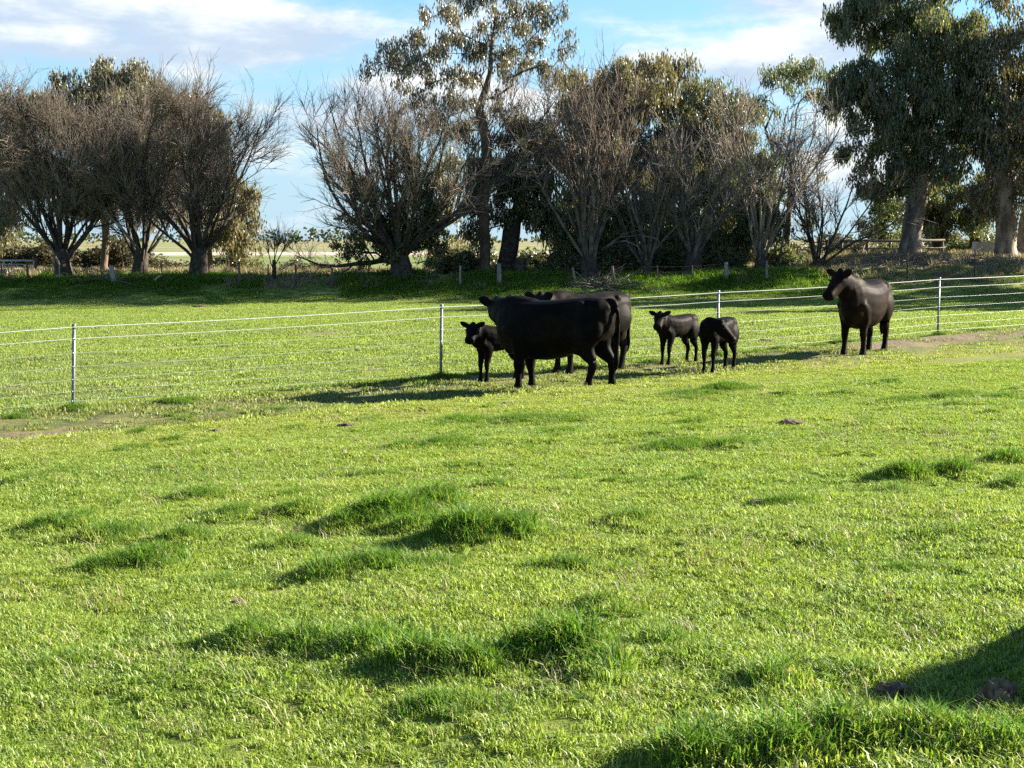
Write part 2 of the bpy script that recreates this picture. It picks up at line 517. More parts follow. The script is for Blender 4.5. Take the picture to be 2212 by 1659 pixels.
M['rust'] = principled('rusty_steel', (0.075, 0.048, 0.036), 0.8, 0.35, 9, 0.2)
M['timber'] = principled('weathered_timber', (0.19, 0.175, 0.15), 0.85, 0.3, 6, 0.5, stretch=(1, 1, 0.15))
M['timber_dark'] = principled('dark_timber', (0.085, 0.068, 0.055), 0.85, 0.3, 6, 0.5, stretch=(1, 1, 0.15))
M['white_pipe'] = principled('white_painted_pipe', (0.40, 0.39, 0.36), 0.5, 0.12, 6, 0.1)
M['concrete'] = principled('grey_concrete', (0.33, 0.33, 0.32), 0.9, 0.15, 5, 0.3)
M['soil'] = principled('dry_soil', (0.22, 0.155, 0.095), 0.95, 0.4, 14, 1.0, col2=(0.060, 0.042, 0.027), bdist=0.03)
M['dung'] = principled('weathered_dung', (0.095, 0.066, 0.042), 0.95, 0.4, 18, 0.8, col2=(0.040, 0.030, 0.022))
M['gravel'] = principled('pale_gravel', (0.36, 0.32, 0.27), 0.95, 0.15, 0.6, 0.2)

# ------------------------------------------------------------------ ground sheet
def graded(breaks):
    out = []
    for a, b, n in breaks:
        out += list(np.linspace(a, b, n, endpoint=False))
    out.append(breaks[-1][1])
    return np.array(out)


xp = graded([(0, 12, 72), (12, 32, 50), (32, 90, 30)])
xp = np.concatenate([xp, 90 * (3500 / 90.0) ** (np.arange(1, 15) / 14.0)])
xs = np.concatenate([-xp[::-1][:-1], xp])
ys = np.concatenate([graded([(-60, 3, 20), (3, 12, 72), (12, 33, 130), (33, 62, 66), (62, 92, 76), (92, 160, 30)]),
                     160 * (4000 / 160.0) ** (np.arange(1, 21) / 20.0)])
GX, GY = np.meshgrid(xs, ys)
GV = np.stack([GX, GY, ground_z(GX, GY)], -1).reshape(-1, 3)
nx, ny = len(xs), len(ys)
ii = (np.arange(ny - 1)[:, None] * nx + np.arange(nx - 1)[None, :]).ravel()
gm = mesh_np('pasture_ground', GV, quads=np.stack([ii, ii + 1, ii + nx + 1, ii + nx], 1))
ground = tag(link('ground', gm, mat=M['ground']), 'green pasture running from the camera out to the far plain', 'ground', kind='structure')

# far gravel road, a low ribbon with shoulders
def ribbon(name, pts, w, lift, mat):
    V, Q = [], []
    for i, (x, y) in enumerate(pts):
        j = min(i + 1, len(pts) - 1); k = max(i - 1, 0)
        dx, dy = pts[j][0] - pts[k][0], pts[j][1] - pts[k][1]
        L = math.hypot(dx, dy); nx_, ny_ = -dy / L, dx / L
        z = gz(x, y) + lift
        for s, dz in ((-1.25, -0.35), (-1, 0), (1, 0), (1.25, -0.35)):
            V.append((x + nx_ * w * s, y + ny_ * w * s, z + dz))
        if i:
            b = 4 * (i - 1)
            for c in range(3):
                Q.append((b + c, b + c + 1, b + 5 + c, b + 4 + c))
    return link(name, mesh_np(name, V, quads=Q), mat=mat)


tag(ribbon('road', [(-220 + 12 * i, 150 + 2.3 * i) for i in range(45)], 3.4, 0.30, M['gravel']), kind='structure')

# ------------------------------------------------------------------ grass
def blade_patch(name, rng, n, rad, hmin, hmax, wmin, wmax, lean, mat, segs=2):
    """a clump of bent, tapering grass blades"""
    V, T = [], []
    a = rng.random(n) * 2 * np.pi
    r = rad * np.sqrt(rng.random(n))
    for i in range(n):
        bx, by = r[i] * math.cos(a[i]), r[i] * math.sin(a[i])
        h = rng.uniform(hmin, hmax); w = rng.uniform(wmin, wmax) * 0.5
        d = rng.random() * 2 * math.pi
        ln = rng.uniform(0.15, 1.0) * lean * h
        f = d + rng.uniform(1.0, 2.1)
        px, py = math.cos(f) * w, math.sin(f) * w
        dx, dy = math.cos(d) * ln, math.sin(d) * ln
        droop = rng.uniform(0.72, 1.0)
        b = len(V)
        V += [(bx - px, by - py, -0.015), (bx + px, by + py, -0.015),
              (bx - px * .9 + dx * .35, by - py * .9 + dy * .35, h * .58), (bx + px * .9 + dx * .35, by + py * .9 + dy * .35, h * .58),
              (bx + dx, by + dy, h * droop)]
        T += [(b, b + 1, b + 3), (b, b + 3, b + 2), (b + 2, b + 3, b + 4)]
    me = mesh_np(name, V, tris=T, smooth=True)
    me.materials.append(mat)
    return me


def scatter(name, meshes, P, rot, scl, vid, label, cat):
    """one object: clump meshes instanced on points by geometry nodes"""
    c = bpy.data.collections.new(name + '_clumps')
    for i, me in enumerate(meshes):
        o = bpy.data.objects.new('%s_clump_%02d' % (name, i), me)
        c.objects.link(o)
    pm = bpy.data.meshes.new(name)
    pm.vertices.add(len(P)); pm.vertices.foreach_set('co', np.asarray(P, np.float32).ravel())
    for nm, ty, key, arr in (('rot', 'FLOAT_VECTOR', 'vector', rot), ('scl', 'FLOAT_VECTOR', 'vector', scl), ('vid', 'INT', 'value', vid)):
        at_ = pm.attributes.new(nm, ty, 'POINT')
        at_.data.foreach_set(key, np.asarray(arr, np.int32 if ty == 'INT' else np.float32).ravel())
    pm.update()
    ob = link(name, pm)
    g = bpy.data.node_groups.new(name, 'GeometryNodeTree')
    g.interface.new_socket('Geometry', in_out='INPUT', socket_type='NodeSocketGeometry')
    g.interface.new_socket('Geometry', in_out='OUTPUT', socket_type='NodeSocketGeometry')
    gi = g.nodes.new('NodeGroupInput'); go = g.nodes.new('NodeGroupOutput')
    iop = g.nodes.new('GeometryNodeInstanceOnPoints')
    ci = g.nodes.new('GeometryNodeCollectionInfo')
    ci.inputs['Collection'].default_value = c
    ci.inputs['Separate Children'].default_value = True
    ci.inputs['Reset Children'].default_value = True
    iop.inputs['Pick Instance'].default_value = True

    def attr(nm, ty):
        a = g.nodes.new('GeometryNodeInputNamedAttribute')
        a.data_type = ty
        a.inputs['Name'].default_value = nm
        return [s for s in a.outputs if s.enabled][0]
    L = g.links.new
    L(gi.outputs[0], iop.inputs['Points'])
    L(ci.outputs[0], iop.inputs['Instance'])
    L(attr('vid', 'INT'), iop.inputs['Instance Index'])
    L(attr('rot', 'FLOAT_VECTOR'), iop.inputs['Rotation'])
    L(attr('scl', 'FLOAT_VECTOR'), iop.inputs['Scale'])
    L(iop.outputs[0], go.inputs[0])
    md = ob.modifiers.new('scatter', 'NODES')
    md.node_group = g
    return tag(ob, label, cat, kind='stuff')


rng = np.random.default_rng(11)


def in_view(n, y0, y1, margin):
    """random ground points, uniform by area, inside the view widened by a margin"""
    y = np.sqrt(rng.random(n * 2) * (y1 ** 2 - y0 ** 2) + y0 ** 2)
    x = (rng.random(n * 2) * 2 - 1) * (0.355 * y + margin)
    k = rng.random(n * 2) < (0.355 * y + margin) / (0.355 * y1 + margin) * (y1 / y)
    x, y = x[k][:n], y[k][:n]
    return x, y


def bareness(x, y):
    dd = y - fence_y(x)
    n = N1(x, y, 0.9) * 0.6 + N2(x, y, 2.3) * 0.4
    lane = sstep(-5.4, -3.4, dd) * (1 - sstep(-0.4, 0.6, dd)) * sstep(0.40, 0.62, n) * 0.75
    left = sstep(4.2, 5.6, -x) * sstep(-4.6, -3.8, dd) * (1 - sstep(-2.6, -1.8, dd))
    scar = np.exp(-(((x + 5.5) / 5.0) ** 2 + ((y - 37.9 - .06 * x) / .9) ** 2)) * 1.3
    right = sstep(5.6, 7.0, x) * sstep(-2.0, -1.2, dd) * (1 - sstep(-.3, .25, dd))
    return np.maximum(np.maximum(lane, scar * sstep(.3, .55, n)), np.maximum(left, right) * sstep(0.25, 0.55, n * .5 + .5 * N3(x, y, 3.3)))


def lay(x, y, hump_gain, base_scale, jitter=0.35):
    H = tuft(x, y)
    keep = rng.random(len(x)) > bareness(x, y)
    for (px_, py_, pr_) in PAT_XYR:                   # nothing grows under a dung pat or clod
        keep &= ((x - px_) / (pr_ * .95)) ** 2 + ((y - py_ + pr_ * .3) / (pr_ * 1.3)) ** 2 > 1
    x, y, H = x[keep], y[keep], H[keep]
    patch = 0.75 + 0.5 * N3(x, y, 0.8)
    s = base_scale * patch * (1 + (rng.random(len(x)) - 0.5) * jitter)
    P = np.stack([x, y, ground_z(x, y)], 1)
    rot = np.stack([(rng.random(len(x)) - .5) * .3, (rng.random(len(x)) - .5) * .3, rng.random(len(x)) * 6.283], 1)
    scl = np.stack([s, s, s * (1 + hump_gain * np.minimum(H, 1.0))], 1)
    return P, rot, scl


PATS = [(748, 924, 17), (466, 934, 14), (1097, 876, 16), (1712, 916, 28), (1632, 1092, 16), (512, 1312, 18), (1812, 1390, 18), (2205, 1378, 20), (340, 962, 12), (1668, 1198, 14), (770, 955, 12), (2158, 1525, 36), (1925, 1505, 36)]
PAT_XYR = []
for (u, v, w_) in PATS:
    p = hit(u, v, ground_z)
    PAT_XYR.append((p.x, p.y, w_ * p.y / F_PX))
NV = 6
short = [blade_patch('short_%d' % i, rng, 74, 0.085, 0.012, 0.042, 0.0036, 0.0075, 1.7, M['grass']) for i in range(NV)]
xg, yg = in_view(84000, 3.6, 24.5, 0.9)
k = yg < crest(xg) + 2.2
P, ro, sc_ = lay(xg[k], yg[k], 0.9, 0.86)
scatter('meadow_grass', short, P, ro, sc_, rng.integers(0, NV, len(P)), 'short bright green grass covering the near meadow', 'grass')

mid = [blade_patch('mid_%d' % i, rng, 140, 0.26, 0.012, 0.036, 0.006, 0.013, 2.0, M['grass']) for i in range(NV)]
xg, yg = in_view(36000, 15.0, 66.0, 3.0)
k = (yg > crest(xg) - 1.0)
P, ro, sc_ = lay(xg[k], yg[k], 0.6, 1.0)
scatter('paddock_grass', mid, P, ro, sc_, rng.integers(0, NV, len(P)), 'grazed green grass of the paddock beyond the wire fence', 'grass')

tall = [blade_patch('tall_%d' % i, rng, 30, 0.09, 0.05, 0.15, 0.004, 0.009, 1.5, M['tuft']) for i in range(NV)]
pts = []
for (tx, ty, rx, ry, kk) in TUFTS:
    n = int(min(420, 380 * rx * ry * 3.1 * (0.5 + kk)))
    n = max(n, 5)
    x = tx + rng.normal(0, .55, n) * rx; y = ty + rng.normal(0, .50, n) * ry
    pts.append(np.stack([x, y, np.full(n, kk)], 1))
pts = np.concatenate(pts)
H = tuft(pts[:, 0], pts[:, 1])
s = 0.40 + 0.64 * np.minimum(H, 1.2) * (0.7 + 0.6 * rng.random(len(pts)))
P = np.stack([pts[:, 0], pts[:, 1], ground_z(pts[:, 0], pts[:, 1]) - 0.005], 1)
ro = np.stack([(rng.random(len(P)) - .5) * .3, (rng.random(len(P)) - .5) * .3, rng.random(len(P)) * 6.283], 1)
scatter('tall_grass', tall, P, ro, np.stack([s * .9, s * .9, s], 1), rng.integers(0, NV, len(P)), 'dark green clumps of taller grass standing out of the meadow', 'grass')

def rosette(name, rng, n):
    V, T = [], []
    for i in range(n):
        a = i / n * 6.283 + rng.normal(0, .25); L = rng.uniform(.025, .06); w = L * rng.uniform(.22, .36)
        d = np.array((math.cos(a), math.sin(a))); q = np.array((-d[1], d[0]))
        b = len(V)
        up = rng.uniform(.2, .9)
        for f, ww, z in ((.1, .25, .01), (.55, 1, .35 * up), (1, .05, .30 * up)):
            for sg in (-1, 1):
                xy = d * L * f + q * w * ww * sg
                V.append((xy[0], xy[1], L * z + .006))
        T += [(b, b + 1, b + 3), (b, b + 3, b + 2), (b + 2, b + 3, b + 5), (b + 2, b + 5, b + 4)]
    me = mesh_np(name, V, tris=T)
    me.materials.append(M['tuft'])
    return me


ros = [rosette('weed_%d' % i, rng, 7 + i) for i in range(4)]
x, y = in_view(1500, 4.0, 19.0, .6)
k = (y < crest(x)) & (N2(x, y, .7) > .42)
x, y = x[k], y[k]
P = np.stack([x, y, ground_z(x, y) + .012], 1)
s = .45 + .5 * rng.random(len(P))
scatter('broadleaf_weeds', ros, P, np.stack([np.zeros(len(P)), np.zeros(len(P)), rng.random(len(P)) * 6.28], 1), np.stack([s, s, s], 1), rng.integers(0, 4, len(P)), 'flat dark green weed rosettes low among the meadow grass', 'weeds')

dry = [blade_patch('dry_%d' % i, rng, 40, 0.22, 0.10, 0.38, 0.010, 0.022, 0.7, M['drygrass']) for i in range(4)]
x = rng.uniform(-30, 34, 5200); y = rng.uniform(63, 86, 5200)
k = (N1(x, y, 0.22) + 0.4 * N2(x, y, .9) > 0.66) | ((x > 13) & (rng.random(len(x)) < .6)) 
k &= np.abs(x) < 0.36 * y + 4
x, y = x[k], y[k]
P = np.stack([x, y, ground_z(x, y)], 1)
ro = np.stack([np.zeros(len(P)), np.zeros(len(P)), rng.random(len(P)) * 6.283], 1)
s = 0.5 + rng.random(len(P)) * 0.8
scatter('dry_grass', dry, P, ro, np.stack([s, s, s], 1), rng.integers(0, 4, len(P)), 'straw-coloured dry grass under the trees and on the spoil bank', 'grass')

x = rng.uniform(-26, 13, 9000); y = rng.uniform(60.3, 67.5, 9000)
k = (N2(x, y, .35) + .5 * N1(x, y, 1.1) > .62) & (np.abs(x) < .36 * y + 3)
x, y = x[k], y[k]
P = np.stack([x, y, ground_z(x, y)], 1)
s = (1.0 + 2.2 * rng.random(len(P)) * sstep(61, 64, y))
scatter('bank_weeds', tall, P, np.stack([np.zeros(len(P)), np.zeros(len(P)), rng.random(len(P)) * 6.28], 1), np.stack([s * 1.4, s * 1.4, s], 1), rng.integers(0, NV, len(P)), 'rank green weeds on the shaded bank below the trees', 'weeds')

straw = [blade_patch('straw_%d' % i, rng, 9, 0.10, 0.03, 0.11, 0.002, 0.0045, 1.6, M['drygrass']) for i in range(4)]
x, y = in_view(2600, 4.0, 22.0, .6)
k = (y < crest(x) + 1.5) & (N1(x, y, .6) + .4 * N3(x, y, 2.2) > .62)
x, y = x[k], y[k]
P = np.stack([x, y, ground_z(x, y)], 1)
s = .6 + .7 * rng.random(len(P))
scatter('meadow_straw', straw, P, np.stack([np.zeros(len(P)), np.zeros(len(P)), rng.random(len(P)) * 6.28], 1), np.stack([s, s, s], 1), rng.integers(0, 4, len(P)), 'thin dead stalks lying in the meadow grass', 'grass')

# ------------------------------------------------------------------ tubes
def tubes(branches, sides_big=7):
    """numpy tubes from [(pts Nx3, radii N)]; thin ones get three sides"""
    VV, QQ, off = [], [], 0
    groups = {}
    for p, r in branches:
        p = np.asarray(p, float); r = np.asarray(r, float)
        ns = sides_big if r[0] > 0.10 else (5 if r[0] > 0.035 else 3)
        groups.setdefault((len(p), ns), []).append((p, r))
    for (n, ns), lst in groups.items():
        Pn = np.stack([a for a, _ in lst]); Rn = np.stack([b for _, b in lst])
        T = np.gradient(Pn, axis=1)
        T /= np.linalg.norm(T, axis=2, keepdims=True) + 1e-9
        ref = np.zeros_like(T); ref[..., 0] = 1.0
        vert = np.abs(T[:, :1, 0]) > 0.8
        ref[vert.repeat(n, 1)] = (0, 1, 0)
        A = np.cross(T, ref); A /= np.linalg.norm(A, axis=2, keepdims=True) + 1e-9
        B = np.cross(T, A)
        th = np.arange(ns) / ns * 2 * np.pi
        ring = (Pn[:, :, None, :] + Rn[:, :, None, None] * (np.cos(th)[None, None, :, None] * A[:, :, None, :] + np.sin(th)[None, None, :, None] * B[:, :, None, :]))
        m = len(lst)
        V = ring.reshape(-1, 3)
        b = (np.arange(m)[:, None, None] * n * ns + np.arange(n - 1)[None, :, None] * ns + 0 * np.arange(ns)[None, None, :])
        j = np.arange(ns)[None, None, :]; j2 = (j + 1) % ns
        q = np.stack([b + j, b + j2, b + j2 + ns, b + j + ns], -1).reshape(-1, 4) + off
        VV.append(V); QQ.append(q); off += len(V)
    return np.concatenate(VV), np.concatenate(QQ)


def tube_obj(name, branches, parent, mat, origin, sides=7):
    V, Q = tubes(branches, sides)
    V = V - np.array(origin)
    return link(name, mesh_np(name, V, quads=Q), parent, mat)


def grow(rg, p0, d0, L, r0, r1, n, wob, up):
    """a wandering branch: n points"""
    p = np.array(p0, float); d = np.array(d0, float); d /= np.linalg.norm(d)
    pts = [p.copy()]
    st = L / (n - 1)
    for _ in range(n - 1):
        d = d + rg.normal(0, wob, 3) + np.array((0, 0, up))
        d /= np.linalg.norm(d)
        p = p + d * st
        pts.append(p.copy())
    return np.array(pts), np.linspace(r0, r1, n)


def tilt(rg, d, ang, az=None):
    d = d / np.linalg.norm(d)
    ref = np.array((1.0, 0, 0)) if abs(d[0]) < .8 else np.array((0, 1.0, 0))
    a = np.cross(d, ref); a /= np.linalg.norm(a)
    b = np.cross(d, a)
    az = rg.random() * 2 * math.pi if az is None else az
    return d * math.cos(ang) + (a * math.cos(az) + b * math.sin(az)) * math.sin(ang)


def bare_tree(name, label, u, v, d, H, limbs, seed, trunk_h=1.6, trunk_r=.42, spread=(10, 55), n2=9, n3=8, n4=4, up=.05,
              twig='twig', bark='bark_dark', lean=(0, 0), limb_len=.82, azs=None, group='bare winter trees along the bank', leader=False, tw=1.0, extra=None, up3=.10):
    """a leafless many-stemmed tree: trunk, limbs, twigs"""
    rg = np.random.default_rng(seed)
    g = at(u, v, d)
    base = np.array((g.x, d, gz(g.x, d) - 0.12))
    trunk, limb, twigs, small = [], [], [], []
    tp, tr = grow(rg, base, (lean[0], lean[1], 1), trunk_h + .12, trunk_r * 1.25, trunk_r * .85, 6, .05, 0)
    tr[0] = trunk_r * 1.6
    trunk.append((tp, tr))
    top = tp[-1]
    for i in range(limbs):
        az = (i + rg.uniform(-.3, .3)) / limbs * 2 * math.pi if azs is None else azs[i % len(azs)] + rg.normal(0, .15)
        an = R(rg.uniform(*spread))
        if leader and i == 0:
            an = R(3)
        d0 = np.array((math.cos(az) * math.sin(an) + lean[0], math.sin(az) * math.sin(an) + lean[1], math.cos(an)))
        st = tp[-1 - int(rg.integers(0, 3))] + np.array((math.cos(az), math.sin(az), 0)) * trunk_r * .45
        L = (H - trunk_h) * limb_len * rg.uniform(.75, 1.1) / max(math.cos(an) * .6 + .4, .5)
        r0 = trunk_r * rg.uniform(.17, .34)
        lp, lr = grow(rg, st, d0, L, r0, .022, 11, .085, up)
        limb.append((lp, lr))
        m2 = int(n2 * rg.uniform(.8, 1.2))
        for a in range(m2):
            f = rg.uniform(.16, .97)
            k = f * 10; k0 = int(k); q = lp[k0] + (lp[min(k0 + 1, 10)] - lp[k0]) * (k - k0)
            dr = lp[min(k0 + 1, 10)] - lp[max(k0 - 1, 0)]
            L2 = L * rg.uniform(.22, .42) * (1.15 - .55 * f)
            d2 = tilt(rg, dr, R(rg.uniform(22, 52)))
            bp, br = grow(rg, q, d2, L2, min(lr[k0] * .6, .05) * rg.uniform(.6, 1), .011 * tw, 7, .10, up * 1.5)
            small.append((bp, br))
            m3 = int(n3 * rg.uniform(.7, 1.3))
            for b in range(m3):
                f3 = rg.uniform(.15, 1.0)
                k = min(f3 * 6, 5.99); k1 = int(k); q3 = bp[k1] + (bp[k1 + 1] - bp[k1]) * (k - k1)
                d3 = tilt(rg, bp[k1 + 1] - bp[k1], R(rg.uniform(18, 48)))
                L3 = rg.uniform(.6, 1.7) * (H / 10)
                cp, cr = grow(rg, q3, d3, L3, .014 * tw, .006 * tw, 4, .10, up3)
                twigs.append((cp, cr))
                for c in range(int(rg.integers(max(1, n4 - 2), n4 + 2))):
                    k2 = int(rg.integers(0, 3)); q4 = cp[k2] + (cp[k2 + 1] - cp[k2]) * rg.random()
                    d4 = tilt(rg, cp[k2 + 1] - cp[k2], R(rg.uniform(18, 50)))
                    ep, er = grow(rg, q4, d4, rg.uniform(.3, .85), .0075 * tw, .004 * tw, 2, .12, .08)
                    twigs.append((ep, er))
    if extra:
        for (pts, ra, rb) in extra:
            pts = np.array([tuple(at(*q)) for q in pts])
            limb.append((pts, np.linspace(ra, rb, len(pts))))
    root = empty(name, Vector(base))
    tag(root, label, 'tree', group)
    t_ = tube_obj('trunk', trunk, root, M['bark_dark'], base, 10)
    for lb in limb:
        tube_obj('limb', [lb], t_, M[bark], base, 7)
    tag(tube_obj('branches', small, root, M[bark], base, 6), kind='stuff')
    tag(tube_obj('twigs', twigs, root, M[twig], base), kind='stuff')
    return root


def leaf_cloud(rg, centres, radii, per_m3, length=(.16, .30), width=(.04, .07), droop=.8, flat=.75):
    """drooping leaf strips in clumps: every leaf a bent two-quad strip"""
    C = []
    K = 4
    for c, r in zip(centres, radii):
        n = max(3, int(per_m3 * 4.19 * r ** 3 * flat / K * rg.uniform(.8, 1.2)))
        off = np.clip(rg.normal(0, .52, (n, 3)), -1.15, 1.15) * r * np.array((1, 1, flat))
        st = np.array(c) + off
        for k in range(K):
            C.append(st + np.stack([rg.normal(0, .05, n), rg.normal(0, .05, n), -k * length[1] * droop * .55 * np.ones(n)], 1))
    C = np.concatenate(C)
    n = len(C)
    L = rg.uniform(length[0], length[1], n)[:, None]; W = rg.uniform(width[0], width[1], n)[:, None] * .5
    ax = rg.normal(0, 1, (n, 3)); ax /= np.linalg.norm(ax, axis=1, keepdims=True)
    ax = ax * (1 - droop) + np.array((0, 0, -1.0)) * droop
    ax /= np.linalg.norm(ax, axis=1, keepdims=True)
    sd = np.cross(ax, rg.normal(0, 1, (n, 3))); sd /= np.linalg.norm(sd, axis=1, keepdims=True) + 1e-9
    nn = np.cross(ax, sd)
    bend = rg.normal(0, .12, n)[:, None] * L
    a = C - ax * L * .5; m_ = C + nn * bend; b = C + ax * L * .5
    V = np.stack([a, m_ - sd * W, m_ + sd * W, b], 1).reshape(-1, 3)
    i = np.arange(n) * 4
    T = np.concatenate([np.stack([i, i + 1, i + 2], 1), np.stack([i + 1, i + 3, i + 2], 1)])
    return V, T


def clump_tree(name, label, trunk_px, clumps, seed, mat='gum', bark='bark_gum', r_tip=.018, r_base=None, per_m3=150, group=None, leaf=(.15, .27), wid=(.05, .085),
               droop=.8, cat='tree', sub=5, spread_sub=.75, sub_r=.42, trunk_mat=None, flat=.75, wander=.06):
    """trunk_px: [(u, v, d)...] bottom to top; clumps: [(centre xyz, radius)] leaf clumps that the limbs reach for"""
    rg = np.random.default_rng(seed)
    tp = [np.array(tuple(at(*q))) for q in trunk_px]
    tp[0][2] = gz(tp[0][0], tp[0][1]) - .1
    base = tp[0].copy()
    # resample trunk
    P = []
    for a, b in zip(tp[:-1], tp[1:]):
        m = max(2, int(np.linalg.norm(b - a) / .6))
        for i in range(m):
            P.append(a + (b - a) * i / m + (rg.normal(0, .03, 3) if i else 0))
    P.append(tp[-1])
    nodes = [p for p in P]; parent = [i - 1 for i in range(len(P))]
    n_tr = len(P)
    z0 = base[2] + .25 * (tp[-1][2] - base[2])
    order = sorted(clumps, key=lambda c: min(np.linalg.norm(np.array(c[0]) - p) for p in P))
    tips = []
    for (c, r) in order:
        c = np.array(c, float)
        A = np.array(nodes)
        dist = np.linalg.norm(A - c, axis=1)
        pen = np.where(A[:, 2] > c[2] - .25 * dist, (A[:, 2] - c[2] + .25 * dist) * 1.3, 0) + np.where(A[:, 2] < z0, 3.0, 0)
        j = int(np.argmin(dist + pen))
        L = dist[j]
        m = max(2, int(L / .55))
        prev = j
        s = A[j]
        dirp = A[j] - A[parent[j]] if parent[j] >= 0 else np.array((0, 0, 1.0))
        dirp = dirp / (np.linalg.norm(dirp) + 1e-9)
        ctrl = s + dirp * L * .35 + np.array((0, 0, L * .08)) + rg.normal(0, .06, 3) * L
        for i in range(1, m + 1):
            f = i / m
            q = s * (1 - f) ** 2 + ctrl * 2 * f * (1 - f) + c * f * f + (rg.normal(0, wander, 3) if i < m else 0)
            nodes.append(q); parent.append(prev); prev = len(nodes) - 1
        tips.append((prev, c, r))
    # sub clumps with short twigs
    cen, rad, twigs = [], [], []
    for (j, c, r) in tips:
        for _ in range(sub):
            v = rg.normal(0, 1, 3); v /= np.linalg.norm(v)
            q = c + v * r * rg.uniform(.35, 1.0) * spread_sub * np.array((1.1, 1.1, .8))
            cen.append(q); rad.append(r * sub_r * rg.uniform(.75, 1.3))
            mid_ = (c + q) / 2 + rg.normal(0, .08, 3)
            twigs.append((np.array([c, mid_, q]), np.array([r_tip * .9, r_tip * .6, r_tip * .3])))
    A = np.array(nodes)
    n = len(A)
    rr = np.zeros(n)
    e = 2.05
    acc = np.zeros(n)
    for i in range(n - 1, -1, -1):
        rr[i] = max(acc[i], r_tip ** e) ** (1 / e)
        if parent[i] >= 0:
            acc[parent[i]] += rr[i] ** e * (1.0 if True else 1)
    if r_base:
        k = r_base / rr[min(2, n - 1)]
        rr = np.maximum(np.where(rr > r_tip * 1.05, rr * (1 + (k - 1) * sstep(r_tip, rr[0], rr)), rr), r_tip * .8)
    rr[0] *= 1.35
    kids = {}
    for i, p in enumerate(parent):
        if p >= 0:
            kids.setdefault(p, []).append(i)
    trunk = [(A[:n_tr], rr[:n_tr])]
    limbs = []
    starts = [(p, c) for p, cs in kids.items() for c in cs if not (c < n_tr)]
    seen = set()
    for p, c in starts:
        if parent[c] != p or c in seen:
            continue
        if p >= n_tr and kids[p][0] == c and p not in [parent[x] for x in []] and rr[c] >= max(rr[x] for x in kids[p]):
            continue        # continues its parent's chain
        chain = [p, c]
        while chain[-1] in kids:
            nx_ = max(kids[chain[-1]], key=lambda q: rr[q])
            chain.append(nx_)
        for q in chain[1:]:
            seen.add(q)
        rad_ = rr[chain].copy(); rad_[0] = min(rad_[0], rad_[1] * 1.15)
        limbs.append((A[chain], rad_))
    # any nodes never covered
    for i in range(n_tr, n):
        if i not in seen:
            limbs.append((A[[parent[i], i]], rr[[i, i]]))
            seen.add(i)
    root = empty(name, Vector(base))
    tag(root, label, cat, group)
    t_ = tube_obj('trunk', trunk, root, M[trunk_mat or bark], base, 12)
    big = [lb for lb in limbs if lb[1][0] > .055 and len(lb[0]) > 2]
    for lb in big:
        tube_obj('limb', [lb], t_, M[bark], base, 7)
    tag(tube_obj('branches', [lb for lb in limbs if not (lb[1][0] > .055 and len(lb[0]) > 2)] + twigs, root, M[bark], base, 7), kind='stuff')
    V, T = leaf_cloud(rg, cen, rad, per_m3 * 3.4, leaf, wid, droop, flat)
    tag(link('crown', mesh_np('crown', V - base, tris=T), root, M[mat]), kind='stuff')
    return root


def crown(rg, ells, n, rmin, rmax, shell=.5):
    """clump centres in a union of ellipsoids given as (u, v, d, half width px, half height px, half depth m)"""
    out = []
    w = np.array([e[3] * e[4] for e in ells], float); w /= w.sum()
    for _ in range(n):
        e = ells[rg.choice(len(ells), p=w)]
        v = rg.normal(0, 1, 3); v /= np.linalg.norm(v)
        f = (shell + (1 - shell) * rg.random()) if rg.random() < .75 else rg.random()
        s = e[2] / F_PX
        c = at(e[0], e[1], e[2])
        out.append(((c.x + v[0] * f * e[3] * s, c.y + v[1] * f * e[5], c.z + v[2] * f * e[4] * s), rg.uniform(rmin, rmax)))
    return out


def px_clumps(lst, d, rg, depth=2.0):
    """clumps named one by one in the picture: (u, v, radius px)"""
    out = []
    for (u, v, r) in lst:
        dd = d + rg.uniform(-depth, depth)
        c = at(u, v, dd)
        out.append((tuple(c), r * dd / F_PX))
    return out


# ------------------------------------------------------------------ trees behind the paddock
rt = np.random.default_rng(5)
TL = 'leafy gum trees along the bank'

# weeping gums behind the left-hand bare trees
clump_tree('weeping_gum', 'round brown-green gum crown cut by the left edge of the picture', [(-25, 590, 80), (-15, 430, 80), (10, 300, 80)],
           crown(rt, [(-10, 330, 80, 120, 130, 3.0), (60, 220, 80, 70, 65, 2.2), (-40, 470, 80, 120, 90, 3.0)], 95, .65, 1.05), 21, 'gum_gold', 'bark_brown', r_base=.18, per_m3=150, group=TL, droop=.9)
clump_tree('weeping_gum', 'tallest golden-topped gum crown behind the left bare trees', [(225, 585, 79), (230, 430, 79), (240, 260, 79)],
           crown(rt, [(200, 225, 79, 80, 95, 2.8), (300, 235, 79, 85, 95, 2.8), (130, 255, 79, 60, 80, 2.4), (360, 290, 79, 60, 80, 2.4), (190, 380, 79, 120, 100, 3.0), (320, 390, 79, 110, 90, 3.0)], 190, .60, 1.0), 22, 'gum_gold', 'bark_brown', r_base=.20, per_m3=150, group=TL, droop=.9)
clump_tree('weeping_gum', 'drooping gum crown at the right end of the left tree group', [(450, 580, 77), (455, 470, 77), (440, 330, 77)],
           crown(rt, [(430, 290, 77, 80, 90, 2.4), (480, 420, 77, 75, 90, 2.4), (500, 490, 77, 60, 50, 2.0), (400, 400, 77, 70, 80, 2.4)], 115, .55, .95), 23, 'gum_gold', 'bark_brown', r_base=.18, per_m3=160, group=TL, droop=.9)

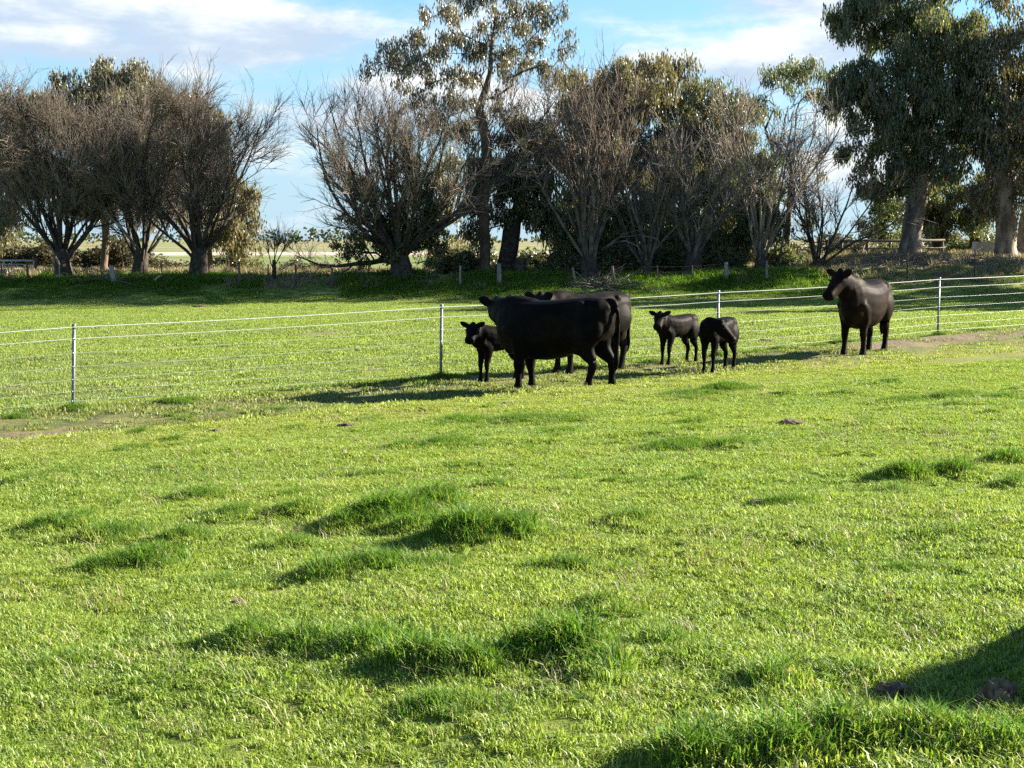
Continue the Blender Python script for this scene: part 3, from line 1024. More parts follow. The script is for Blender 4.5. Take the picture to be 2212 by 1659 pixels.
# bare trees, left group
bare_tree('bare_tree', 'leafless many-stemmed tree nearest the left edge with split trunk', 140, 598, 66, 8.5, 14, 31, 1.3, .34, (8, 56), 12, 11, 5, lean=(-.08, 0), tw=1.15)
bare_tree('bare_tree', 'leafless tree with a straight central leader left of the tall pale post', 300, 592, 67, 9.2, 13, 32, 1.2, .32, (6, 50), 13, 11, 5, leader=True, tw=1.15)
bare_tree('bare_tree', 'leafless dark tree with vase of limbs at right end of left group', 428, 598, 66, 8.8, 14, 33, 1.4, .36, (6, 47), 12, 10, 5, lean=(.05, 0), up=.06)
bare_tree('bare_tree_sapling', 'thin leafless sapling alone in the gap between tree groups', 592, 588, 66, 2.4, 4, 34, .9, .09, (5, 40), 5, 4, 2, group=None, tw=.9)

# centre gum: tall, airy crown named clump by clump
gum_cl = [(790, 155, 14), (830, 100, 34), (860, 130, 34), (820, 135, 26), (890, 95, 34), (900, 130, 34), (930, 120, 30), (905, 75, 20), (955, 100, 34), (860, 185, 22),
          (935, 35, 26), (965, 20, 30), (990, 40, 26), (1000, 75, 34), (1020, 110, 34), (1045, 60, 30), (1060, 100, 34), (1080, 30, 30), (1040, 10, 30), (1100, 60, 30),
          (1130, 30, 34), (1160, 15, 34), (1180, 50, 26), (1200, 20, 26), (1150, 80, 30), (1140, 120, 30), (1170, 140, 26), (1100, 110, 30), (1075, 145, 30), (1110, 165, 26),
          (970, 150, 30), (1000, 170, 30), (1030, 165, 26), (940, 175, 26), (905, 205, 26), (880, 225, 20), (960, 210, 30), (1000, 220, 30), (1230, 75, 18), (1235, 100, 15), (1205, 110, 18),
          (1195, 150, 24), (1210, 175, 22), (1180, 170, 18), (1070, 210, 26), (930, 250, 30), (975, 265, 34), (1010, 280, 36), (1030, 250, 26), (870, 290, 18), (1100, 240, 30), (1120, 270, 30), (1090, 300, 30),
          (1060, -15, 30), (1120, -15, 30), (1000, -10, 30), (960, -15, 20)]
clump_tree('tall_gum', 'tall airy gum with open crown reaching the top of the picture', [(1050, 580, 68), (1045, 470, 68), (1048, 380, 68), (1050, 300, 68), (1035, 235, 68), (1058, 160, 68), (1062, 90, 68), (1072, 30, 68)],
           px_clumps(gum_cl, 68, rt, 2.2), 41, 'gum_bronze', 'bark_brown', r_base=.24, per_m3=300, group=TL, sub=7, sub_r=.42, spread_sub=1.0, droop=.78, r_tip=.018, leaf=(.13, .24), wid=(.04, .07))
# ivy-dark lower foliage around the centre gum's foot
clump_tree('leaning_gum', 'dark leafy gum leaning right, beside the tall gum trunk', [(1088, 582, 69), (1105, 500, 69), (1125, 420, 69), (1140, 330, 69)],
           crown(rt, [(1140, 330, 69, 55, 75, 2.2), (1150, 430, 69, 50, 70, 2.2), (1060, 400, 69, 55, 80, 1.8), (1185, 480, 69, 45, 60, 2.0), (1030, 480, 69, 35, 60, 1.6), (1170, 290, 69, 35, 40, 1.6)], 130, .42, .75), 42, 'gum', 'bark_dark', r_base=.40, per_m3=190, group=TL)
clump_tree('olive_shrub', 'sunlit olive leafy tree low behind the spreading bare willow', [(925, 585, 82), (935, 500, 82), (950, 420, 82)],
           crown(rt, [(950, 400, 82, 55, 90, 1.8), (930, 500, 82, 80, 70, 1.8), (980, 540, 82, 50, 40, 1.6)], 60, .45, .75), 43, 'gum_gold', 'bark_brown', r_base=.15, per_m3=130, group=TL)

# big spreading bare willow with ivy round its foot
bare_tree('spreading_willow', 'wide bare willow fanning over the central gap, ivy on its base', 872, 606, 65, 7.2, 24, 35, 1.3, .42, (8, 76), 11, 9, 4, up=.040, limb_len=1.05, group=None, lean=(-.10, 0))
clump_tree('ivy_thicket', 'dark ivy thicket smothering the lower limbs of the spreading willow', [(850, 600, 65.5), (845, 540, 65.5), (830, 470, 65.5)],
           crown(rt, [(785, 415, 65.5, 35, 40, .9), (790, 500, 65.5, 55, 50, 1.1), (850, 500, 65.5, 60, 80, 1.1), (905, 440, 65.5, 50, 90, 1.1), (755, 540, 65.5, 40, 35, .9), (880, 350, 65.5, 30, 60, .9), (925, 520, 65.5, 50, 50, 1)], 150, .32, .52), 44, 'gum_dark', 'bark_dark', r_base=.12, per_m3=380, leaf=(.10, .18), wid=(.05, .08), droop=.5, cat='thicket', group=None)

# centre-right mass
clump_tree('broad_gum', 'broad golden-topped gum crown right of the tall airy gum', [(1262, 590, 76), (1255, 500, 76), (1265, 400, 76), (1290, 280, 76)],
           crown(rt, [(1270, 230, 76, 75, 70, 2.6), (1370, 190, 76, 90, 65, 2.8), (1230, 330, 76, 40, 70, 2.0), (1350, 330, 76, 110, 90, 3.0), (1280, 450, 76, 95, 90, 2.6), (1450, 145, 76, 40, 35, 1.6)], 170, .60, 1.0), 45, 'gum_gold', 'bark_dark', r_base=.30, per_m3=140, group=TL, droop=.9)
clump_tree('broad_gum', 'dark green gum crown behind the pale dead branches', [(1480, 585, 78), (1490, 480, 78), (1500, 330, 78)],
           crown(rt, [(1480, 230, 78, 80, 65, 2.6), (1560, 260, 78, 85, 65, 2.6), (1480, 360, 78, 110, 90, 3.0), (1600, 380, 78, 90, 90, 2.8), (1440, 480, 78, 110, 70, 2.8), (1580, 480, 78, 80, 50, 2.2)], 190, .60, 1.0), 46, 'gum', 'bark_dark', r_base=.30, per_m3=140, group=TL)
clump_tree('umbrella_gum', 'flat umbrella-topped gum between the broad gums and the giant gum', [(1700, 585, 82), (1705, 450, 82), (1715, 330, 82), (1720, 240, 82)],
           px_clumps([(1665, 165, 32), (1690, 150, 36), (1720, 150, 36), (1750, 145, 36), (1780, 165, 36), (1640, 215, 30), (1610, 220, 34), (1580, 225, 30), (1700, 185, 30), (1760, 190, 30), (1800, 150, 30), (1790, 200, 30), (1640, 250, 30), (1670, 240, 26), (1810, 240, 30), (1820, 330, 26), (1690, 330, 22), (1770, 380, 20), (1660, 300, 26), (1630, 340, 30), (1700, 430, 26), (1660, 440, 30), (1740, 470, 26)], 82, rt, 1.8),
           47, 'gum_dark', 'bark_brown', r_base=.15, per_m3=120, group=TL, sub=6)
clump_tree('under_gum', 'shaded leafy gum filling the ground below the broad gum crowns', [(1370, 592, 72), (1370, 540, 72), (1380, 470, 72)],
           crown(rt, [(1370, 490, 72, 100, 75, 2.0), (1240, 500, 72, 60, 70, 1.6), (1470, 540, 72, 70, 45, 1.4), (1300, 550, 72, 70, 40, 1.2), (1560, 520, 72, 70, 50, 1.4), (1640, 470, 72, 50, 70, 1.4)], 190, .40, .70), 48, 'gum_dark', 'bark_dark', r_base=.2, per_m3=200, group=TL)
# coppiced bare stems in front
bare_tree('coppice_tree', 'reddish bare coppice shoots standing upright before the broad gum', 1275, 602, 66, 9.4, 22, 36, 1.0, .36, (4, 34), 7, 4, 2, up=.09, twig='twig_red', bark='stem_pale', limb_len=.86, tw=1.15, up3=.16)
bare_tree('coppice_tree', 'bare coppice with arching pale boughs right of the reddish shoots', 1395, 600, 67, 7.6, 14, 37, .8, .28, (8, 44), 6, 4, 2, up=.07, twig='twig', bark='stem_pale', tw=1.15,
          extra=[([(1300, 540, 66), (1325, 525, 65.6), (1350, 520, 65.3), (1375, 530, 65), (1390, 550, 64.8)], .05, .02), ([(1300, 538, 66), (1340, 512, 65.6), (1385, 508, 65.2), (1420, 516, 65), (1430, 535, 64.8)], .05, .02), ([(1310, 535, 66), (1345, 505, 65.5), (1390, 495, 65)], .04, .015)])
bare_tree('dead_tree', 'grey dead tree leaning right with bundled bleached branches', 1490, 594, 67, 7.2, 11, 38, 1.3, .34, (8, 40), 7, 6, 3, lean=(.16, 0), twig='dead', bark='stem_pale', tw=1.3)
bare_tree('dead_tree', 'pale dead tree with tall forked white boughs beside the bare thorny bush', 1640, 592, 67, 8.6, 12, 39, 1.0, .24, (6, 38), 8, 7, 3, lean=(.10, 0), twig='dead', bark='bark_gum', tw=1.25)
bare_tree('bare_bush', 'leafless open bush-tree just left of the giant gum', 1768, 580, 68, 5.6, 9, 40, .5, .26, (12, 60), 7, 6, 3, up=.06, tw=1.2, twig='twig_red', group=None)

# giant gum on the right
clump_tree('giant_gum', 'giant gum with massive two-toned trunk on the right', [(1965, 570, 74), (1972, 480, 74), (1985, 400, 74), (1990, 300, 74), (1985, 180, 74), (1995, 60, 74), (2000, -60, 74)],
           crown(rt, [(1960, 60, 74, 130, 110, 3.4), (1850, 30, 74, 60, 60, 2.2), (1900, 190, 74, 85, 75, 2.8), (2000, 250, 74, 110, 110, 3.2), (1890, 290, 74, 75, 65, 2.4), (1925, 365, 74, 80, 40, 2.6), (2040, 350, 74, 70, 60, 2.6), (2055, 120, 74, 95, 115, 3.0), (1835, 190, 74, 45, 55, 1.8), (2080, 260, 74, 60, 80, 2.4), (2000, -80, 74, 150, 80, 3.4), (1860, 400, 74, 36, 40, 1.6)], 390, .50, .92),
           51, 'gum_dark', 'bark_gum', r_base=.50, per_m3=120, group=TL, droop=.85, sub=6)
clump_tree('giant_gum', 'gold-lit giant gum cut by the right edge of the picture', [(2172, 570, 73), (2175, 470, 73), (2165, 360, 73), (2170, 200, 73), (2180, 40, 73)],
           crown(rt, [(2165, 70, 73, 80, 95, 2.4), (2110, 170, 73, 55, 90, 2.0), (2200, 230, 73, 80, 90, 2.6), (2120, 300, 73, 50, 80, 2.0), (2190, 380, 73, 70, 70, 2.4), (2130, 430, 73, 45, 45, 1.8), (2280, 150, 73, 80, 160, 2.8), (2280, 350, 73, 70, 110, 2.6)], 235, .50, .92),
           52, 'gum_gold', 'bark_gum', r_base=.50, per_m3=115, group=TL, droop=.85, sub=6)  # its sunlit gold is put into the leaf colour
clump_tree('giant_gum', 'pale-trunked gum just right of the gold-lit giant', [(2212, 568, 77), (2215, 480, 77), (2222, 350, 77)],
           crown(rt, [(2230, 330, 77, 60, 80, 2.0), (2260, 450, 77, 60, 50, 2.0)], 40, .5, .9), 53, 'gum', 'dead', r_base=.35, per_m3=140, group=TL)
# the row goes on beyond the right edge of the picture and shades it
for k_, (x_, y_, h_, lab) in enumerate([(30, 63, 15, 'first big gum beyond the right edge of the picture'), (38, 66, 17, 'second big gum beyond the right edge of the picture'), (47, 64, 16, 'third big gum beyond the right edge of the picture'), (33, 71, 17, 'big gum standing behind the first one beyond the right edge'), (40, 59, 16, 'big gum nearest the fence beyond the right edge of the picture'), (55, 62, 18, 'fourth big gum beyond the right edge of the picture'), (64, 66, 18, 'farthest gum beyond the right edge of the picture')]):
    u_ = 1106 + x_ / y_ * F_PX
    s_ = y_ / F_PX
    vb = 518 + 1.3 / s_
    clump_tree('gum_tree', lab, [(u_, vb, y_), (u_, vb - .4 * h_ / s_, y_), (u_, vb - .75 * h_ / s_, y_)],
               crown(rt, [(u_, vb - .55 * h_ / s_, y_, 4.2 / s_, .28 * h_ / s_, 3.6), (u_, vb - .78 * h_ / s_, y_, 3.2 / s_, .2 * h_ / s_, 3.0), (u_, vb - .3 * h_ / s_, y_, 3.0 / s_, .12 * h_ / s_, 2.6)], 60, .7, 1.2), 90 + k_, 'gum', 'bark_gum', r_base=.45, per_m3=22, group=TL, leaf=(.3, .5), wid=(.14, .22))
for k_, (u, v, lab, ln) in enumerate([(2003, 566, 'small forked wattle close behind the giant gum trunk', 25), (2046, 565, 'small wattle with bent leaning trunk left of the multi-stemmed wattle', -25), (2090, 567, 'many-stemmed wattle halfway between the two giant gums', 12), (2140, 560, 'small wattle leaning left behind the grey water trough', -25)]):
    clump_tree('wattle', lab, [(u, v, 84), (u + ln, v - 38, 84), (u + ln * 1.1, v - 85, 84)],
               crown(rt, [(u + ln, v - 95, 84, 42, 42, 1.8), (u, v - 140, 84, 45, 40, 1.8)], 34, .42, .7), 60 + k_, 'gum_dark', 'bark_dark', r_base=.20, per_m3=170, group='small wattles behind the spoil bank', droop=.6)
clump_tree('pine', 'bushy dark conifer left of the giant gum trunk', [(1905, 552, 96), (1905, 500, 96), (1905, 420, 96)],
           crown(rt, [(1905, 490, 96, 55, 30, 2.0), (1890, 450, 96, 40, 45, 1.8), (1920, 440, 96, 40, 45, 1.8)], 45, .5, .85), 66, 'gum_dark', 'bark_dark', r_base=.22, per_m3=150, droop=.3)

# ------------------------------------------------------------------ scrub and low bushes
def bush(name, label, u, v, d, wpx, hpx, seed, mat='scrub', per=240, group='brown scrub bushes behind the bank', n=16):
    n = n + int(wpx * hpx / 150)
    rg = np.random.default_rng(seed)
    s = d / F_PX
    g = at(u, v, d); zb = gz(g.x, d)
    w, h = wpx * s, hpx * s
    base = np.array((g.x, d, zb))
    cen, rad, st = [], [], []
    for i in range(n):
        x = rg.normal(0, .42) * w; y = rg.normal(0, .42) * min(w, 1.6)
        z = h * rg.uniform(.1, .85) * (1 - .5 * min(1, abs(x) / w))
        r = rg.uniform(.28, .5) * min(h, 1.1)
        q = base + np.array((x, y, z))
        q[2] = max(q[2], gz(q[0], q[1]) + r * .3)
        cen.append(q); rad.append(r)
        b0 = np.array((g.x + x * .6, d + y * .6, gz(g.x + x * .6, d + y * .6) - .05))
        st.append((np.array([b0, (b0 + q) / 2 + rg.normal(0, .08, 3), q + rg.normal(0, .1, 3) + (0, 0, r)]), np.array([.025, .016, .008])))
    root = empty(name, Vector(base))
    tag(root, label, 'bush', group)
    tag(tube_obj('stems', st, root, M['twig'], base), kind='stuff')
    V, T = leaf_cloud(rg, cen, rad, per * 2, (.12, .24), (.05, .10), .1, .8)
    tag(link('foliage', mesh_np('foliage', V - base, tris=T), root, M[mat]), kind='stuff')
    return root


for i, (u, v, d, w, h, lab, mt) in enumerate([
        (30, 575, 86, 70, 75, 'tall brown scrub behind the gate at the left edge', 'scrub'),
        (110, 578, 86, 60, 70, 'brown scrub filling the space behind the leftmost bare trunk', 'scrub'),
        (275, 578, 86, 60, 85, 'tall twiggy scrub directly behind the straight-leader tree', 'scrub'),
        (500, 572, 90, 50, 55, 'olive bushy scrub under the drooping gum crown', 'gum_gold'),
        (1030, 585, 80, 60, 60, 'shaded scrub behind the tall gum foot', 'gum'),
        (1150, 585, 80, 60, 50, 'shaded scrub behind the leaning gum', 'gum'),
        (1500, 585, 84, 90, 60, 'shaded scrub mass behind the grey dead tree', 'gum'),
        (1610, 585, 84, 60, 60, 'shaded scrub mass behind the pale dead tree', 'gum'),
        (1830, 560, 110, 60, 30, 'scrub behind the timber yard fence', 'scrub'),
        (2060, 560, 100, 80, 34, 'olive scrub behind the small wattles', 'gum_gold'),
        (2190, 560, 100, 60, 34, 'olive scrub behind the right edge trunks', 'gum_gold'),
        (980, 592, 69, 50, 50, 'dark leafy shrub between the ivy thicket and the tall gum', 'gum_dark'),
        (1210, 598, 68, 45, 60, 'dark leafy shrub left of the upright coppice trunk', 'gum_dark'),
        (1345, 598, 68.5, 50, 60, 'dark leafy shrub between the two coppice trunks', 'gum_dark'),
        (1440, 594, 69, 50, 60, 'dark leafy shrub left of the leaning grey dead tree', 'gum_dark'),
        (1560, 590, 69.5, 50, 60, 'taller dark leafy shrub between the dead trees', 'gum_dark'),
        (1690, 586, 76, 50, 50, 'dark leafy shrub behind the open bush-tree', 'gum_dark'),
        (1915, 568, 88, 60, 40, 'dark shrub behind the yard fence beside the giant gum', 'gum_dark'),
        (2040, 568, 90, 60, 46, 'dark shrub low behind the wattles', 'gum_dark'),
        (2120, 568, 90, 60, 46, 'dark shrub behind the grey water trough', 'gum_dark'),
        (345, 560, 92, 45, 28, 'brown scrub bush between the two right-hand bare trunks', 'scrub'),
        (395, 562, 92, 35, 22, 'small brown scrub bush just left of the vase-shaped bare tree', 'scrub'),
        (235, 575, 88, 60, 60, 'tall twiggy scrub behind the pale leaning post', 'scrub'),
        (180, 575, 88, 40, 50, 'twiggy scrub right of the leftmost bare trunk', 'scrub'),
        (475, 578, 88, 22, 16, 'low dark bush right of the vase-shaped bare trunk', 'gum_dark'),
        (545, 570, 96, 45, 24, 'long dark bush left of the lone sapling', 'gum_dark'),
        (645, 572, 96, 40, 24, 'dark bush right of the lone sapling', 'gum_dark'),
        (690, 575, 92, 40, 20, 'straw-brown scrub in front of the far paddock gap', 'scrub'),
        (985, 585, 74, 40, 45, 'yellow-green shrub between willow and tall gum trunk', 'gum_gold'),
        (1200, 592, 72, 40, 34, 'dark shrub right of the leaning gum trunk', 'gum_dark'),
        (1330, 598, 68, 60, 34, 'low dark shrub under the coppice shoots', 'gum_dark'),
        (1410, 580, 74, 40, 26, 'yellowish shrub under the arching boughs', 'scrub'),
        (1555, 590, 72, 40, 26, 'low dark shrub between the two dead trees', 'gum_dark'),
        (1720, 580, 100, 60, 34, 'reddish brown scrub behind the open bush-tree', 'scrub'),
        (1810, 545, 120, 70, 40, 'far brown scrub seen through the sky gap', 'scrub'),
        (1690, 588, 72, 36, 24, 'dark low shrub right of the pale dead trunk', 'gum_dark')]):
    bush('scrub_bush', lab, u, v, d, w, h, 80 + i, mt, per=200 if d > 85 else 260)

# ------------------------------------------------------------------ far tree line on the plain
rg = np.random.default_rng(77)
cen, rad = [], []
for x in np.arange(-620, 760, 5.5):
    y = 860 + 90 * math.sin(x * .011) + rg.normal(0, 20)
    hgt = (3.0 + 4.0 * N1(x, 0, .02) + 2.0 * rg.random()) * (0.7 if x > -20 else 1.0)
    for _ in range(6):
        cen.append(np.array((x + rg.normal(0, 3), y + rg.normal(0, 4), gz(x, y) + hgt * rg.uniform(.2, .9)))); rad.append(hgt * .36)
V, T = leaf_cloud(rg, cen, rad, .55, (1.1, 2.0), (.8, 1.5), .1, .8)
tag(link('distant_trees', mesh_np('distant_trees', V, tris=T), mat=M['gum_dark']), 'bluish line of far trees on the horizon', 'trees', kind='stuff')
# ------------------------------------------------------------------ fences
def simple_tube(name, pts, r, parent, mat, origin=(0, 0, 0), sides=8, cap=True):
    pts = np.array([tuple(p) for p in pts], float) - np.array(tuple(origin))
    rr = np.full(len(pts), r) if np.isscalar(r) else np.array(r, float)
    T = np.gradient(pts, axis=0); T /= np.linalg.norm(T, axis=1, keepdims=True)
    ref = np.array((0.0, 1, 0)) if abs(T[0][1]) < .8 else np.array((1.0, 0, 0))
    A = np.cross(T, ref); A /= np.linalg.norm(A, axis=1, keepdims=True); B = np.cross(T, A)
    th = np.arange(sides) / sides * 2 * np.pi
    V = (pts[:, None, :] + rr[:, None, None] * (np.cos(th)[None, :, None] * A[:, None, :] + np.sin(th)[None, :, None] * B[:, None, :])).reshape(-1, 3)
    n = len(pts)
    Q = [(i * sides + j, i * sides + (j + 1) % sides, (i + 1) * sides + (j + 1) % sides, (i + 1) * sides + j) for i in range(n - 1) for j in range(sides)]
    Tt = []
    if cap:
        b = len(V)
        V = np.concatenate([V, pts[[0, -1]]])
        Tt = [(b, (j + 1) % sides, j) for j in range(sides)] + [(b + 1, (n - 1) * sides + j, (n - 1) * sides + (j + 1) % sides) for j in range(sides)]
    return link(name, mesh_np(name, V, quads=Q, tris=Tt or None), parent, mat)


def wire_fence():
    xsp = [-16.0, -11.05, -6.12, -1.15, 3.74, 8.65, 13.6, 18.6]
    lean = [.02, .02, .045, .02, .0, .0, .01, .0]
    root = empty('wire_fence', (0, 25.36, 0))
    tag(root, 'seven-strand wire fence with grey steel posts behind the cattle', 'fence')
    o = root.location
    hs = [1.13, .97, .77, .58, .40, .235, .10]
    tops = []
    for x, ln in zip(xsp, lean):
        y = float(fence_y(x)); z = gz(x, y)
        b = Vector((x, y, z - .25)); t_ = Vector((x + ln * 1.15, y, z + 1.15))
        p = simple_tube('post', [b, b.lerp(t_, .5), t_], .024, root, M['steel'], o, 10)
        simple_tube('post_cap', [t_ - Vector((0, 0, .02)), t_ + Vector((0, 0, .022))], .030, p, M['steel'], o, 10)
        clip = []
        for h in hs:
            q = Vector((x + ln * h, y, z + h))
            simple_tube('wire_clip', [q + Vector((0, -.030, -.012)), q + Vector((0, -.030, .012))], .012, p, M['steel'], o, 6)
        tops.append((x, y, z, ln))
    for i, h in enumerate(hs):
        pts = []
        for a, b in zip(tops[:-1], tops[1:]):
            for s in range(6):
                f = s / 6
                sag = -.018 * 4 * f * (1 - f)
                pts.append(Vector((a[0] + a[3] * h + (b[0] + b[3] * h - a[0] - a[3] * h) * f, a[1] - .036 + (b[1] - a[1]) * f, a[2] + h + (b[2] - a[2]) * f + sag)))
        a = tops[-1]
        pts.append(Vector((a[0] + a[3] * h, a[1] - .036, a[2] + h)))
        simple_tube('wire', pts, 0.0058 if i == 0 else (.0040 if i == 1 else .0023), root, M['wire_white'] if i < 2 else M['wire'], o, 5, False)


wire_fence()


def old_fence():
    root = empty('old_fence', (0, 62.5, gz(0, 62.5)))
    tag(root, 'old wire fence of mixed steel and timber posts along the bank', 'fence')
    o = root.location
    posts = [(4, 579, 608, .04, 'rust', 0), (60, 568, 612, .05, 'rust', 0), (129, 591, 612, .03, 'timber', 0), (190, 581, 614, .04, 'rust', 0), (247, 578, 617, .11, 'timber', -6),
             (311, 583, 617, .04, 'rust', 0), (350, 571, 603, .04, 'rust', 0), (517, 565, 614, .05, 'timber_dark', 0), (580, 570, 606, .03, 'rust', 0), (639, 571, 608, .05, 'rust', 0), (718, 579, 618, .05, 'timber_dark', 0),
             (781, 580, 614, .03, 'rust', 0), (922, 584, 618, .04, 'timber_dark', 0), (994, 574, 621, .05, 'timber', 0), (1078, 569, 618, .10, 'timber', 0), (1246, 585, 616, .05, 'timber', -9),
             (1328, 574, 621, .07, 'timber_dark', -6), (1420, 580, 612, .03, 'rust', 0), (1495, 577, 610, .04, 'timber_dark', 0), (1568, 574, 608, .10, 'timber', 0), (1656, 563, 604, .05, 'timber', 0), (1745, 560, 600, .04, 'rust', 0),
             (1960, 545, 588, .04, 'rust', 0), (2105, 540, 585, .04, 'rust', 0)]
    tops = []
    for (u, v0, v1, r, mt, ln) in posts:
        g = hit(u, v1)
        d = min(max(g.y, 57.5), 63.5)
        b = at(u, v1, d); zb = gz(b.x, d)
        t_ = at(u + ln, v0, d)
        h = max(t_.z - zb, .8)
        dx = ln * d / F_PX
        q0 = Vector((b.x, d, zb - .2)); q1 = Vector((b.x + dx, d, zb + h))
        if r < .045:       # steel picket: flat ribbed section
            simple_tube('post', [q0, q1], .032, root, M[mt], o, 3)
        else:
            simple_tube('post', [q0, q0.lerp(q1, .4) + Vector((r * .1, 0, 0)), q1], [r * 1.1, r, r * .85], root, M[mt], o, 9)
        tops.append((b.x, d, zb, h))
    for hf in (.35, .65, .93):
        pts = [Vector((x, y - .05, z + min(h, 1.25) * hf)) for (x, y, z, h) in tops]
        simple_tube('wire', pts, .004, root, M['rust'], o, 3, False)


old_fence()


def rail_fence():
    d = 80
    root = empty('rail_fence', at(1870, 566, d))
    root.location.z = gz(root.location.x, d)
    tag(root, 'dark timber post and rail yard fence left of the giant gum', 'fence')
    o = root.location
    posts = []
    for u in (1770, 1817, 1873, 1922, 1985, 2035):
        g = at(u, 566, d); z = gz(g.x, d)
        t_ = at(u, 520, d)
        simple_tube('post', [Vector((g.x, d, z - .2)), Vector((g.x, d, t_.z + .06))], .085 if u in (1817, 1873) else .06, root, M['timber_dark'], o, 8)
        posts.append((g.x, z))
    for v, r in ((521, .065), (537, .035), (551, .03)):
        a, b = at(1812, v, d), at(2040, v - 2, d)
        simple_tube('rail', [Vector((a.x, d - .10, a.z)), Vector(((a.x + b.x) / 2, d - .10, (a.z + b.z) / 2 - .02)), Vector((b.x, d - .10, b.z))], r, root, M['timber_dark'], o, 7)


rail_fence()


def gate():
    d = 78
    a, b = at(-30, 563, d), at(73, 563, d)
    zb = gz(a.x, d)
    root = empty('pipe_gate', (b.x, d, gz(b.x, d)))
    tag(root, 'white pipe farm gate at the left edge behind the fence', 'gate')
    o = root.location
    for v, r in ((563, .055), (571, .025), (577, .025), (583, .03)):
        p, q = at(-30, v, d), at(73, v, d)
        simple_tube('rail', [p, q], r, root, M['white_pipe'], o, 8)
    for u in (-30, 25, 73):
        p, q = at(u, 563, d), at(u, 583, d)
        simple_tube('upright', [p, q], .03, root, M['white_pipe'], o, 8)
    for u in (-32, 75):
        g = at(u, 560, d)
        simple_tube('post', [Vector((g.x, d + .1, gz(g.x, d) - .2)), Vector((g.x, d + .1, g.z + .05))], .08, root, M['timber_dark'], o, 9)


gate()


def trough():
    d = 79
    g = at(2136, 568, d)
    z = gz(g.x, d)
    root = empty('water_trough', (g.x, d, z))
    tag(root, 'grey concrete water trough beside the gold-lit giant gum', 'trough')
    bm = bmesh.new()
    bmesh.ops.create_cube(bm, size=1)
    bmesh.ops.scale(bm, vec=(1.5, .9, .95), verts=bm.verts)
    bmesh.ops.translate(bm, vec=(0, 0, .40), verts=bm.verts)
    top = max(bm.faces, key=lambda f: f.calc_center_median().z)
    r_ = bmesh.ops.inset_region(bm, faces=[top], thickness=.09)
    bmesh.ops.translate(bm, vec=(0, 0, -.45), verts=top.verts)
    bmesh.ops.bevel(bm, geom=[e for e in bm.edges if e.calc_length() > .5], offset=.02, segments=1, affect='EDGES')
    me = bpy.data.meshes.new('basin'); bm.to_mesh(me); bm.free()
    link('basin', me, root, M['concrete'])
    w = mesh_np('water', [(-.66, -.36, .78), (.66, -.36, .78), (.66, .36, .78), (-.66, .36, .78)], quads=[(0, 1, 2, 3)])
    link('water', w, root, principled('still_water', (.05, .06, .055), .08, .1, 2, 0))


trough()
# ------------------------------------------------------------------ cattle
def hide_mat(name, col, col2, sheen):
    m, t, out = new_mat(name)
    b = t.n('ShaderNodeBsdfPrincipled', in_Roughness=0.55)
    b.inputs['Specular IOR Level'].default_value = 0.035
    b.inputs['Sheen Weight'].default_value = sheen
    b.inputs['Sheen Roughness'].default_value = 0.45
    b.inputs['Sheen Tint'].default_value = (0.9, 0.72, 0.58, 1)
    tc = t.n('ShaderNodeTexCoord')
    n = t.noise(tc.outputs['Object'], 5.0, 5, 0.65)
    t.l(t.mixc(t.ramp(n, .35, .7), col, col2), b.inputs[0])
    mp = t.n('ShaderNodeMapping'); mp.inputs['Scale'].default_value = (30, 30, 9)
    t.l(tc.outputs['Object'], mp.inputs[0])
    h = t.math('ADD', t.math('MULTIPLY', t.noise(mp.outputs[0], 2.2, 4, .7), .6), t.math('MULTIPLY', t.noise(tc.outputs['Object'], 9, 3, .6), 1.0))
    bp = t.n('ShaderNodeBump', in_Strength=0.4, in_Distance=0.012)
    t.l(h, bp.inputs['Height']); t.l(bp.outputs[0], b.inputs['Normal'])
    t.l(b.outputs[0], out.inputs[0])
    return m


M['hide'] = hide_mat('black_hide', (.0026, .0023, .0024), (.0080, .0056, .0045), .0)
M['hide_brown'] = hide_mat('brown_black_hide', (.0042, .0030, .0025), (.0170, .0095, .0062), .0)
M['hide_lit_grey'] = hide_mat('sunlit_grey_hide', (.0046, .0038, .0034), (.0165, .0125, .0100), .0)  # greyish sunlight on the flank is put into the black coat's colour
M['eye'] = principled('dark_eye', (.01, .008, .007), .08, .1, 3, 0)
M['hoof'] = principled('dark_hoof', (.03, .025, .022), .6, .2, 9, .2)


def loft(rings, e=.86):
    """closed skin through rings: (centre, side axis, up axis, half width, half height up, half height down)"""
    ns = 20
    V, Q, T = [], [], []
    for (c, a, b, w, hu, hd) in rings:
        c = np.array(c, float); a = np.array(a, float); b = np.array(b, float)
        for j in range(ns):
            th = 2 * math.pi * j / ns
            cs, sn = math.cos(th), math.sin(th)
            x = math.copysign(abs(cs) ** e, cs) * w
            y = math.copysign(abs(sn) ** e, sn) * (hu if sn > 0 else hd)
            V.append(c + a * x + b * y)
    n = len(rings)
    for i in range(n - 1):
        for j in range(ns):
            Q.append((i * ns + j, i * ns + (j + 1) % ns, (i + 1) * ns + (j + 1) % ns, (i + 1) * ns + j))
    V.append(np.array(rings[0][0], float)); V.append(np.array(rings[-1][0], float))
    b0 = n * ns
    for j in range(ns):
        T.append((b0, (j + 1) % ns, j)); T.append((b0 + 1, (n - 1) * ns + j, (n - 1) * ns + (j + 1) % ns))
    return V, Q, T


